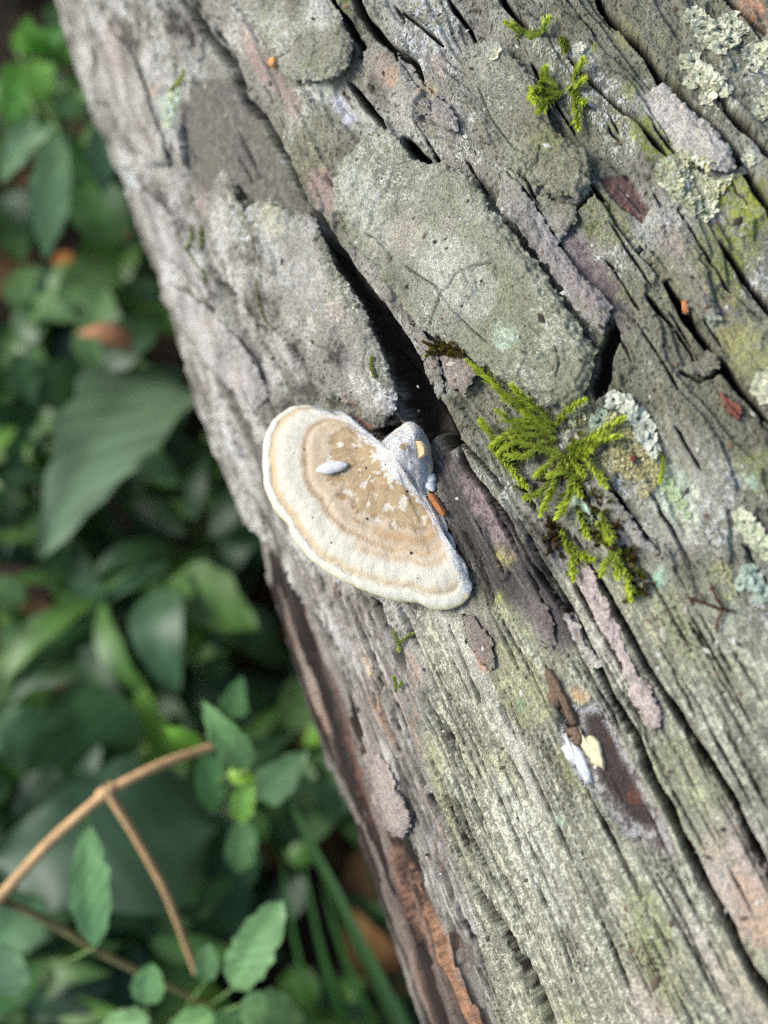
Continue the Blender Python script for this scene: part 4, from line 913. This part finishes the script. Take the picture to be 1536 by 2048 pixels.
lichen('white-lobed lichen curling over crusty grains beside the large moss clump', [(1230,800,13),(1250,808,13),(1262,822,10),(1280,838,14),(1292,860,14),(1300,880,12),(1308,900,8),(1285,870,10)], 240, (.6, 1.2), ((214, 226, 222), (200, 216, 210), (190, 206, 196)), .9)
lichen('grainy yellow-green lichen crust between moss and curled lichen', [(1255,900,34),(1275,930,34),(1240,870,26),(1300,950,26),(1230,920,24),(1290,985,14),(1225,840,14)], 1000, (0.2, 0.42), ((188, 192, 150), (166, 172, 128), (200, 206, 176), (150, 146, 112)), .8)
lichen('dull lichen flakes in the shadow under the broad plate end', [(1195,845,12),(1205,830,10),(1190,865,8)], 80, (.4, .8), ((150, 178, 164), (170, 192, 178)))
lichen('speckled lichen flecks on the lower tip of the broad plate', [(1155,838,16),(1140,815,12),(1165,805,8)], 110, (.2, .45), ((190, 206, 180), (160, 178, 150)), .4)
lichen('powdery mint lichen streak below the lone moss shoot', [(1335,970,13),(1350,990,13),(1365,1010,10),(1375,1030,7)], 420, (0.18, 0.36), ((190, 214, 184), (176, 204, 170)), .4)
lichen('pale lichen cluster above the deep crack at the right', [(1525,765,16),(1535,790,16),(1515,780,10),(1545,750,14)], 190, (.4, .9))
lichen('bright pale lichen spread over the bark beside the red wood chip and sprig', [(1490,1045,16),(1505,1065,18),(1520,1085,16),(1535,1100,16),(1480,1030,10)], 330, (.35, .85), ((206, 222, 200), (188, 206, 180), (216, 226, 212)))
lichen('bluish lichen lobes beside the brown sprig', [(1492,1150,12),(1510,1165,14),(1525,1185,14),(1500,1140,8),(1480,1170,7)], 210, (.4, .95), ((184, 208, 204), (168, 194, 186)))
lichen('scattered lichen grains left of the bluish lobes', [(1440,1150,22),(1455,1180,20),(1430,1130,12)], 130, (.2, .42), ((176, 186, 156), (150, 160, 130)), .3)
lichen('pale lichen spot at the end of the rounded plate', [(988,112,9),(995,104,6)], 40, (.3, .6)); lichen('pale lichen dot by the short moss sprig', [(1160,98,10)], 50, (.3, .6), ((214, 222, 214),))
lichen('mint lichen smear near the upper log edge', [(340,200,8),(345,220,9),(338,245,8),(350,185,6)], 130, (.35, .8), ((190, 218, 194), (206, 224, 206)))

# ---- chips, slivers and scraps
def jagged(pts, amp, n=3):
    out = []
    for i in range(len(pts)):
        a_, b_ = np.array(pts[i], float), np.array(pts[(i + 1) % len(pts)], float)
        for k in range(n): out.append(tuple(a_ + (b_ - a_) * k / n + (rm.randn(2) * amp if k else 0)))
    return out
def slab(pts, lift, thick, bow=0.0, seed=0):
    """an angular flake lying on the bark: outline in photo points, thickness mm"""
    P = np.array([on_log(x, y, lift)[0] for x, y in pts]); nn = on_log(*np.mean(pts, 0))[1]; c = P.mean(0); n = len(P)
    top = P + nn * thick / 1000; mid = c + (P - c) * 0.82 + nn * (thick + bow) / 1000 + nn * (rm.rand(n, 1) - .5) * thick * 0.5 / 1000
    ct = c + nn * (thick * 1.1 + bow) / 1000
    V = np.concatenate([P - nn * 0.0004, top, mid, ct[None]])
    qd = [(i, (i + 1) % n, n + (i + 1) % n, n + i) for i in range(n)] + [(n + i, n + (i + 1) % n, 2 * n + (i + 1) % n, 2 * n + i) for i in range(n)]
    tr = [(2 * n + i, 2 * n + (i + 1) % n, 3 * n) for i in range(n)]
    return mesh_np('chip', V, np.array(qd), np.array(tr), smooth=False)
def chip(name, label, cat, pts, rgb, lift=0.2, thick=0.8, bow=0.0, scale=900):
    o = link(name, slab(pts, lift, thick, bow), mat_simple(name + '_surface', rgb, 0.75, 0.3, scale, 0.0003)); tag(o, label, cat); return o
chip('wood_chip', 'pale cream wood chip wedged beside the fungus stalk', 'wood chip', [(858,886),(870,883),(882,895),(884,908),(872,918),(860,914)], (230, 198, 152), 4.5, .8)
chip('wood_sliver', 'rust brown sliver lying against the right margin of the fungus', 'wood sliver', [(868,986),(876,992),(896,1022),(900,1032),(890,1030),(866,996)], (172, 110, 66), .9, .7, scale=1500)
chip('wood_chip', 'small orange wood chip beside the forked bark crack', 'wood chip', [(1364,606),(1373,603),(1378,618),(1370,630),(1364,622)], (196, 128, 84), .3, .7)
for k, pts in enumerate([[(1440,790),(1446,786),(1466,830),(1460,832)], [(1446,806),(1452,806),(1482,840),(1474,842)], [(1452,800),(1460,800),(1486,828),(1480,832)], [(1462,812),(1474,808),(1484,822),(1478,826)]]):
    chip('bark_fibre', 'thin red brown bark fibre in the small bundle below the deep crack', 'bark fibre', pts, (140, 84, 68), .3 + .1 * k, .5, scale=1600)['group'] = 'red bark fibres'
chip('wood_chip', 'dark red scrap of bark on the grainy lichen crust', 'wood chip', [(1266,912),(1276,914),(1272,926),(1262,922)], (160, 92, 72), .9, .5)
chip('wood_chip', 'amber wood crumb at the bark step beside the rounded upper plate', 'wood chip', [(545,118),(553,116),(557,132),(550,138),(545,130)], (206, 150, 96), .6, .8)
chip('wood_chip', 'amber wood crumb caught under the outer bark at the log edge', 'wood chip', [(338,708),(348,706),(353,722),(345,732),(338,722)], (220, 180, 128), .6, 1.2)
# dry forked sprig
spr = empty('dry_sprig', tuple(on_log(1440, 1218)[0])); tag(spr, 'dry brown forked evergreen sprig lying on the bark', 'sprig')
M_SPR = mat_tint('dry_sprig_scales', 0.8, 0.05)
for pts in ([(1378,1196),(1400,1203),(1425,1212),(1450,1220),(1470,1222)], [(1424,1170),(1432,1190),(1442,1210),(1450,1220)], [(1434,1256),(1438,1238),(1447,1222)], [(1404,1190),(1412,1206)]):
    child('shoot', moss_shoot(pts, .7, leaf=.75, wid=.5, gap=.3, tip=(132, 82, 64), old=(104, 66, 54)), M_SPR, spr)
# torn remnant of an older fungus
rem = empty('fungus_remnant', tuple(on_log(1165, 1500)[0])); tag(rem, 'torn cream remnant of an old fungus on the dark brown scar', 'fungus remnant')
M_CREAM = mat_simple('dried_fungus', (232, 220, 176), 0.7, 0.08, 800, 0.0002); M_SCALE = mat_simple('brown_scale', (118, 96, 78), 0.85, 0.35, 1800, 0.0004)
child('lobe', slab(jagged([(1133,1463),(1141,1474),(1148,1482),(1167,1505),(1177,1534),(1188,1565),(1172,1552),(1157,1536),(1138,1517),(1127,1495)], 1.6), .3, .3, .1), M_WHITE, rem)
child('lobe', slab(jagged([(1161,1453),(1170,1472),(1187,1472),(1203,1492),(1209,1518),(1211,1540),(1193,1528),(1177,1508),(1165,1489)], 1.8), .4, .3, .1), M_CREAM, rem)
child('scale', slab(jagged([(1135,1463),(1146,1453),(1158,1451),(1168,1466),(1165,1487),(1156,1490),(1146,1480)], 1.4), .5, .4, .2), M_SCALE, rem)
child('scale', slab(jagged([(1092,1336),(1104,1338),(1124,1370),(1142,1405),(1160,1445),(1146,1450),(1130,1425),(1112,1388),(1096,1356)], 1.4), .3, .6, .3), M_SCALE, rem)
wf = empty('white_mould', tuple(on_log(1150, 1560)[0])); tag(wf, 'wisps of white mould fringing the dark brown scar', 'mould')
for pts, r_ in (([(1120,1430),(1122,1460),(1132,1500),(1150,1540),(1170,1565)], 1.0), ([(1170,1565),(1195,1595),(1215,1635)], .9), ([(1178,1420),(1190,1414),(1204,1420)], 1.3), ([(1150,1410),(1170,1425)], .9), ([(1212,1440),(1228,1470),(1245,1505),(1262,1530)], .7), ([(1250,1660),(1265,1672),(1280,1668)], 1.2), ([(1262,1640),(1268,1660)], .8)):
    Q, N = path_on_log(pts, .05, .00045); V, F = [], []
    for q_, n_ in zip(Q, N):                              # loose felt: short threads lying every way over the bark
        for _ in range(int(7 * r_)):
            d_ = rm.randn(3); d_ = nrm(d_ - n_ * (d_ @ n_) * .8); s_ = np.cross(d_, n_) * 0.00004; l_ = rm.uniform(.3, .9) / 1000
            o_ = q_ + nrm(np.cross(n_, rm.randn(3))) * rm.rand() * r_ * .55 / 1000 + n_ * rm.rand() * .0002; n0 = len(V)
            V += [o_ - s_, o_ + s_, o_ + d_ * l_ + n_ * .0001]; F.append((n0, n0 + 1, n0 + 2))
    child('wisp', mesh_np('wisp', np.array(V), None, np.array(F), smooth=False), M_WHITE, wf)

# ---- crumbs of bark, frass and grit lying in the seams, beyond counting
V, F, Cc = [], [], []
for k in range(650):
    x, y = rm.uniform(180, 1530), rm.uniform(5, 2040)
    if x < 190 + (y * 0.36) + 40: continue
    P, nn = on_log(x, y, 0.05); sz = rm.uniform(.12, .42) / 1000 * (1.8 if rm.rand() < .06 else 1); n0 = len(V)
    r1_ = nrm(np.cross(nn, rm.randn(3))); r2_ = np.cross(nn, r1_); el_ = rm.uniform(1, 2.6)
    V += [P + r1_ * sz * el_, P + r2_ * sz, P - r1_ * sz * el_, P - r2_ * sz, P + nn * sz * .9]; F += [(n0 + i, n0 + (i + 1) % 4, n0 + 4) for i in range(4)]
    c_ = lin([(70, 62, 54), (104, 90, 76), (188, 182, 168), (88, 78, 68), (126, 104, 84), (206, 206, 194)][rm.randint(6)]); Cc += [c_] * 5
me = mesh_np('crumbs', np.array(V), None, np.array(F), smooth=False); set_col(me, np.array(Cc))
o = link('bark_crumbs', me, mat_tint('crumb_surface', .9, 0)); tag(o, 'tiny crumbs of bark and grit scattered over the log', 'crumbs', kind='stuff')
# ================================================================== GROUND AND UNDERGROWTH
gx = np.concatenate([np.linspace(-14, -1.0, 14)[:-1], np.linspace(-1, 2.2, 160), np.linspace(2.2, 16, 14)[1:]]); gyv = np.concatenate([np.linspace(-14, -1.2, 14)[:-1], np.linspace(-1.2, 1.2, 120), np.linspace(1.2, 14, 14)[1:]])
GX, GY = np.meshgrid(gx, gyv, indexing='ij'); GZ = 0.012 * fbm(GX * 4, GY * 4, 3, 200) + 0.006 * fbm(GX * 25, GY * 25, 2, 203) - 0.006
SS = np.stack([GX, GY], -1) @ S0[:2]; GZ += 0.055 * np.exp(-(np.abs(SS + .02) / .075) ** 4)   # a low bank carries the log
gi = np.arange(GX.size).reshape(GX.shape)
gq = np.stack([gi[:-1, :-1], gi[1:, :-1], gi[1:, 1:], gi[:-1, 1:]], -1).reshape(-1, 4)
M_SOIL = mat_simple('forest_soil', (62, 50, 40), 0.95, 0.45, 60, 0.004)
gr = link('ground', mesh_np('ground', np.stack([GX, GY, GZ], -1).reshape(-1, 3), gq), M_SOIL); tag(gr, kind='structure')

rp_ = np.random.RandomState(21)
M_LEAF = mat_tint('leaf_blade', 0.42, 0.35, 0.45); M_DRY = mat_tint('dead_leaf', 0.8, 0.15, 0.2); M_STEM = mat_simple('green_stem', (110, 140, 80), 0.6, 0.2, 200); M_TWIG = mat_simple('twig_bark', (222, 180, 128), 0.75, 0.25, 250, 0.0005)
def leaf_mesh(base, tip, width, rgb, up, bend=0.12, cup=0.18, shape='ovate', notch=0.0, nL=14, nW=3, rib=1.25, seed=0, k=0.66):
    base, tip = np.asarray(base, float), np.asarray(tip, float); ax_ = tip - base; L = np.linalg.norm(ax_); d = ax_ / L
    up = np.asarray(up, float); up = nrm(up - d * (up @ d)); sd = np.cross(d, up)
    V, Cc = [], []; c0 = lin(rgb, k) * np.array([1.06, 1.03, .78])  # k below one darkens the leaf colour to stand for forest shade
    for i in range(nL + 1):
        f = i / nL
        if shape == 'lance': w_ = math.sin(math.pi * f ** 0.75) ** 0.9
        elif shape == 'ovate': w_ = math.sin(math.pi * f ** 0.62) ** 0.75
        elif shape == 'round': w_ = math.sin(math.pi * min(max(f, .0), 1)) ** 0.5
        elif shape == 'heart': w_ = math.sin(math.pi * f ** 0.45) ** 0.7
        else: w_ = (1 - f ** 3) * min(1, f * 8 + .35)
        w_ = max(w_, 0.03) * width / 2
        wl, wr = w_ * (1 + 0.06 * rp_.randn()), w_ * (1 + 0.06 * rp_.randn())
        if notch: wl *= 1 - notch * (0.5 + 0.5 * math.sin(i * 2.4)); wr *= 1 - notch * (0.5 + 0.5 * math.sin(i * 2.1 + 1))
        cen = base + d * L * f + up * L * bend * math.sin(math.pi * f) 
        for j in range(-nW, nW + 1):
            g = j / nW; ww = wl if j < 0 else wr
            V.append(cen + sd * ww * g + up * (abs(g) * ww * cup + 0.03 * width * math.sin(f * 17 + abs(g) * 4) * abs(g)))
            Cc.append(c0 * (rib if j == 0 else 1.0) * (1 + 0.18 * math.sin(f * 40 - abs(g) * 9)) * (1 + 0.06 * rp_.randn()))
    nn = 2 * nW + 1; idn = np.arange((nL + 1) * nn).reshape(nL + 1, nn)
    qd = np.stack([idn[:-1, :-1], idn[1:, :-1], idn[1:, 1:], idn[:-1, 1:]], -1).reshape(-1, 4)
    me = mesh_np('leaf', np.array(V), qd); set_col(me, np.clip(np.array(Cc), 0.004, .85)); return me
def stem_mesh(pts, r0, r1, n=14, nr=7):
    P = np.array(pts, float); s = np.concatenate([[0], np.cumsum(np.linalg.norm(np.diff(P, axis=0), axis=1))]); t = np.linspace(0, s[-1], n)
    Q = np.stack([np.interp(t, s, P[:, k]) for k in range(3)], 1)
    for _ in range(2): Q[1:-1] = .5 * Q[1:-1] + .25 * (Q[:-2] + Q[2:])
    V, q_ = tube(Q, np.linspace(r0, r1, n), nr); return mesh_np('stem', V, q_)
def ground_z(x, y): return -0.004
def plant(name, label, cat, foot, leaves, stem=None, group=None, r=0.0012):
    """leaves: (base xyz, tip xyz, width m, rgb, up, kwargs); every leaf has a stalk back to the foot"""
    root = empty(name, (foot[0], foot[1], 0)); tag(root, label, cat, group)
    for (b_, t_, w_, rgb, up, kw) in leaves:
        lo = child('leaf', leaf_mesh(b_, t_, w_, rgb, up, **kw), M_LEAF, root)
        mid = (np.array(b_) * .6 + np.array([foot[0], foot[1], 0]) * .4) + np.array([0, 0, 0.25 * b_[2]])
        child('stalk', stem_mesh([np.array([foot[0], foot[1], -0.004]), mid, np.array(b_)], r * 1.2, r * .6, 8, 5), M_STEM, root)
    return root
def LF(bx, tx, zb, zt, wpx, rgb, shape='ovate', tilt=(0, 0), **kw):
    """a leaf from photo points at chosen heights above the ground"""
    b_, t_ = at_z(bx[0], bx[1], zb), at_z(tx[0], tx[1], zt)
    dist = np.linalg.norm((b_ + t_) / 2 - CAM); w_ = wpx / F_PX * dist
    view = nrm(CAM - (b_ + t_) / 2); up = nrm(view + 0.5 * Z0 + tilt[0] * X0 + tilt[1] * S0)
    kw['shape'] = shape; kw.setdefault('k', 1.0 if zb >= .1 else .72); return (b_, t_, w_, rgb, up, kw)  # low leaves get a darker colour, as if shaded
def P3(px, py, z): return at_z(px, py, z)
# ---- plants that can be told apart in the photograph
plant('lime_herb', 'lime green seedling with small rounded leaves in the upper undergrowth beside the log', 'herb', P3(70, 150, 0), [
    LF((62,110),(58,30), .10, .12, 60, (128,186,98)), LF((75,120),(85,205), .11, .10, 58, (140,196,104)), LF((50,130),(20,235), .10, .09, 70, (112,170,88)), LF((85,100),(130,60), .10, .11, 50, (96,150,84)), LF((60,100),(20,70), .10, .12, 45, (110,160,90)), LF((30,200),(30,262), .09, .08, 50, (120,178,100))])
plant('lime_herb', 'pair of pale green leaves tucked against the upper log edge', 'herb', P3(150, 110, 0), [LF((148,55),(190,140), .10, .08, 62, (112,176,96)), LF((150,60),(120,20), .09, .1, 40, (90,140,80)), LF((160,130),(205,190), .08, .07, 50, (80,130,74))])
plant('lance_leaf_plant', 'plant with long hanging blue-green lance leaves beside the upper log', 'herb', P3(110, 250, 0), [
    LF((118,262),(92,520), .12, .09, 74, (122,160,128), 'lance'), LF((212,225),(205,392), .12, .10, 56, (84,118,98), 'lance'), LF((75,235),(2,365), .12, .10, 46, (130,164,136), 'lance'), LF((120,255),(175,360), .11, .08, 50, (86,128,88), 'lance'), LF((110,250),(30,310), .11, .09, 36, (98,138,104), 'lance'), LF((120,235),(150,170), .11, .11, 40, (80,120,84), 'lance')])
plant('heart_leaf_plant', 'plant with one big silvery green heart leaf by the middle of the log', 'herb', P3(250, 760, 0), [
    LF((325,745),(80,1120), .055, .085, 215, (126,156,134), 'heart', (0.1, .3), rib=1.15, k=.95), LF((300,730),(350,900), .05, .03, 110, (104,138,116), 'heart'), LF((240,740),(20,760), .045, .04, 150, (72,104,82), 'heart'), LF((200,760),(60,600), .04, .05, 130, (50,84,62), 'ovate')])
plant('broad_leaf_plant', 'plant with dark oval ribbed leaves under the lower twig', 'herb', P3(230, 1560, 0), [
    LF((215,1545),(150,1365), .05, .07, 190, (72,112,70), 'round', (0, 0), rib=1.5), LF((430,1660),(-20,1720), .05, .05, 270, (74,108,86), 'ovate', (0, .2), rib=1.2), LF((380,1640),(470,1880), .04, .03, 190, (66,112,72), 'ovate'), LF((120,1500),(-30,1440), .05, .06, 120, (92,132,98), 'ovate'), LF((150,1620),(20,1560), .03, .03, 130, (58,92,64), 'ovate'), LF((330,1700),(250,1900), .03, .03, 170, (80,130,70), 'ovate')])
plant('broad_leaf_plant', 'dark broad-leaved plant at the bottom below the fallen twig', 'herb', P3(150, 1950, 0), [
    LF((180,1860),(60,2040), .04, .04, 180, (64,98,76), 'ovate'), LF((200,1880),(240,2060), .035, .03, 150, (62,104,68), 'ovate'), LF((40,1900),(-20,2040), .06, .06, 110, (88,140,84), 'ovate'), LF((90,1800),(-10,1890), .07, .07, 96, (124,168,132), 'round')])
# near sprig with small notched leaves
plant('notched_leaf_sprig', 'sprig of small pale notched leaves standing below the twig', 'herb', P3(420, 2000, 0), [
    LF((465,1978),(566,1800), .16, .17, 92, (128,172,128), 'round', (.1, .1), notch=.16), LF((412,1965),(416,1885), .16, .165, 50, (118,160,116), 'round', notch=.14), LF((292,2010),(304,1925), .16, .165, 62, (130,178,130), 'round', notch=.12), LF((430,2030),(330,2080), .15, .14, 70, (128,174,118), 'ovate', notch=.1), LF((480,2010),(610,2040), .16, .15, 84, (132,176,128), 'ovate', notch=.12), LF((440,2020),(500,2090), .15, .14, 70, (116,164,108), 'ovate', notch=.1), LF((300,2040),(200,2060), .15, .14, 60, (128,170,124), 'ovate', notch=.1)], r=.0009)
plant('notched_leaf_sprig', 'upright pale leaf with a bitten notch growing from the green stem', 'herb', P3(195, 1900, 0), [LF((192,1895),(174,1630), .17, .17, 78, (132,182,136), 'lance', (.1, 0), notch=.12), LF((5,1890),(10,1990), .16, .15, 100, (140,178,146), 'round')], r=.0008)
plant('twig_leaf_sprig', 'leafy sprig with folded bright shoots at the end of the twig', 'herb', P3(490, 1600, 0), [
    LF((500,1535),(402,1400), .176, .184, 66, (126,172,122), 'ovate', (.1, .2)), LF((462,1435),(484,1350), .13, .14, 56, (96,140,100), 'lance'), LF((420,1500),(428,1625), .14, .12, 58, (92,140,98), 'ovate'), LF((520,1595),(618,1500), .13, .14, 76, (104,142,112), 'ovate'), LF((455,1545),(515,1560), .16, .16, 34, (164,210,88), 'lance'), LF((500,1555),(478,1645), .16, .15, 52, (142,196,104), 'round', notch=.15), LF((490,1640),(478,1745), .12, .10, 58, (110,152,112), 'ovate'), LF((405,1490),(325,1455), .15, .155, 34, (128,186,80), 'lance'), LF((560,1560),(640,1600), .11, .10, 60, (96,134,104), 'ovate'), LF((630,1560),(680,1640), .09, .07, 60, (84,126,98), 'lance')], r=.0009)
tw = empty('fallen_twig', tuple(P3(215, 1580, 0))); tag(tw, 'pale brown forked twig propped in the greenery below the log', 'twig')
child('main_stem', stem_mesh([P3(-60, 1850, .17), P3(0, 1795, .17), P3(100, 1682, .172), P3(215, 1582, .175), P3(320, 1528, .172), P3(445, 1486, .163)], 0.0016, .0012, 30, 9), M_TWIG, tw)
child('node', stem_mesh([P3(200, 1594, .1745), P3(213, 1583, .1752), P3(228, 1575, .1745)], .0019, .0019, 6, 9), M_TWIG, tw)
child('side_branch', stem_mesh([P3(208, 1572, .1755), P3(222, 1594, .1755), P3(270, 1670, .17), P3(330, 1780, .165), P3(358, 1850, .16), P3(392, 1945, .15)], .0013, .0009, 24, 9), M_TWIG, tw)
child('side_branch', stem_mesh([P3(-10, 1795, .168), P3(60, 1825, .165), P3(130, 1862, .16), P3(200, 1905, .155), P3(280, 1945, .15), P3(420, 2010, .14)], .0013, .0009, 24, 9), mat_simple('olive_twig', (138, 130, 84), 0.7, 0.25, 250), tw)
gbl = empty('grass_blade', tuple(P3(820, 2060, 0))); tag(gbl, 'long flat green grass blade leaning along the low side of the log', 'grass')
child('blade', leaf_mesh(P3(830, 2110, .10), P3(555, 1555, .13), 34 / F_PX * .3, (112, 164, 108), nrm(CAM - P3(700, 1800, .11)), 0.03, 0.25, 'blade', nL=24), M_LEAF, gbl)
for k, (a_, b_, w_) in enumerate([((700,2080),(600,1690),16), ((640,2060),(560,1700),14), ((760,2070),(640,1760),18), ((130,1250),(280,1130),26), ((330,1330),(120,1260),26)]):
    g_ = empty('grass_blade', tuple(P3(*a_, 0))); tag(g_, 'thin dark green grass blade low among the herbs', 'grass', 'thin grass blades')
    child('blade', leaf_mesh(P3(*a_, .02), P3(*b_, .06), w_ / F_PX * .38, (74, 128, 64), Z0 + .3 * S0, 0.05, 0.25, 'blade', nL=16), M_LEAF, g_)
# ---- filling herbs, three kinds
KIND = [('lance_leaf_plant', 'low herb with narrow leaves in the blurred undergrowth', 'lance', 'narrow leaved undergrowth herbs', (.028, .050), (.25, .36)), ('broad_leaf_plant', 'low herb with oval leaves in the blurred undergrowth', 'ovate', 'oval leaved undergrowth herbs', (.022, .045), (.5, .68)), ('round_leaf_plant', 'low herb with small round leaves in the blurred undergrowth', 'round', 'round leaved undergrowth herbs', (.010, .022), (.75, .95))]
GREENS = [(76,118,68),(68,110,76),(96,144,76),(84,126,96),(108,154,84),(60,98,62),(116,158,108),(124,176,80)]
for k in range(185):
    px, py = (rp_.uniform(-140, 760), rp_.uniform(-160, 2180)) if k < 120 else ((rp_.uniform(-500, -80), rp_.uniform(-300, 2700)) if k % 2 else (rp_.uniform(-300, 980), rp_.uniform(2100, 2900)))
    if k % 3 == 0 and k < 120: px, py = rp_.uniform(-100, 420), rp_.uniform(900, 2150)
    f = at_z(px, py, 0.02)
    sd = (f - O_AX) @ S0
    if sd < 0.09: continue
    nm, lb, shp, grp, ll, ww = KIND[k % 3]; lv = []
    hgt = rp_.uniform(.012, .075) * (0.75 if py > 1300 else 1.0)
    for q_ in range(rp_.randint(4, 8)):
        an = rp_.uniform(0, 2 * math.pi); l = rp_.uniform(*ll); off = np.array([math.cos(an), math.sin(an), 0])
        b_ = f + off * rp_.uniform(.002, .012); b_[2] = hgt * rp_.uniform(.5, 1.0); t_ = b_ + off * l + Z0 * l * rp_.uniform(-.35, .45)
        if (t_ - O_AX) @ S0 < 0.09 or (b_ - O_AX) @ S0 < 0.085: continue
        g_ = GREENS[rp_.randint(len(GREENS))]
        lv.append((b_, t_, l * rp_.uniform(*ww), g_, Z0 + .3 * rp_.randn() * X0 + .3 * rp_.randn() * S0, dict(shape=shp, bend=rp_.uniform(.02, .2), nL=9, nW=2)))
    if lv: plant(nm, lb, 'herb', f, lv, group=grp, r=.0008)
# ---- dead leaves
def dead(label, px, py, ln, rgb, shape='ovate', group=None, z=.012, an=None):
    c_ = at_z(px, py, z); an = rp_.uniform(0, 6.28) if an is None else an; d_ = np.array([math.cos(an), math.sin(an), rp_.uniform(-.1, .2)])
    o = link('dead_leaf', leaf_mesh(c_ - d_ * ln / 2, c_ + d_ * ln / 2, ln * rp_.uniform(.4, .6), rgb, Z0 + .3 * rp_.randn() * X0, rp_.uniform(.1, .3), rp_.uniform(-.1, .4), shape, nL=9, nW=2), M_DRY); tag(o, label, 'dead leaf', group)
dead('pinkish dead leaf fallen on the dark leaves near the upper log', 212, 682, .024, (206, 150, 128), z=.07, an=1.0)
dead('orange dead leaf tip beneath the lance leaves', 140, 545, .022, (176, 120, 72), z=.04)
for k in range(150):
    px, py = rp_.uniform(-150, 820), rp_.uniform(-150, 2180); c_ = at_z(px, py, .01)
    if (c_ - O_AX) @ S0 < .07: continue
    dead('curled brown dead leaf in the litter under the herbs', px, py, rp_.uniform(.018, .05), [(122,96,70),(104,80,60),(138,110,82),(150,112,80),(92,74,58)][k % 5], group='litter leaves', z=rp_.uniform(.002, .014))
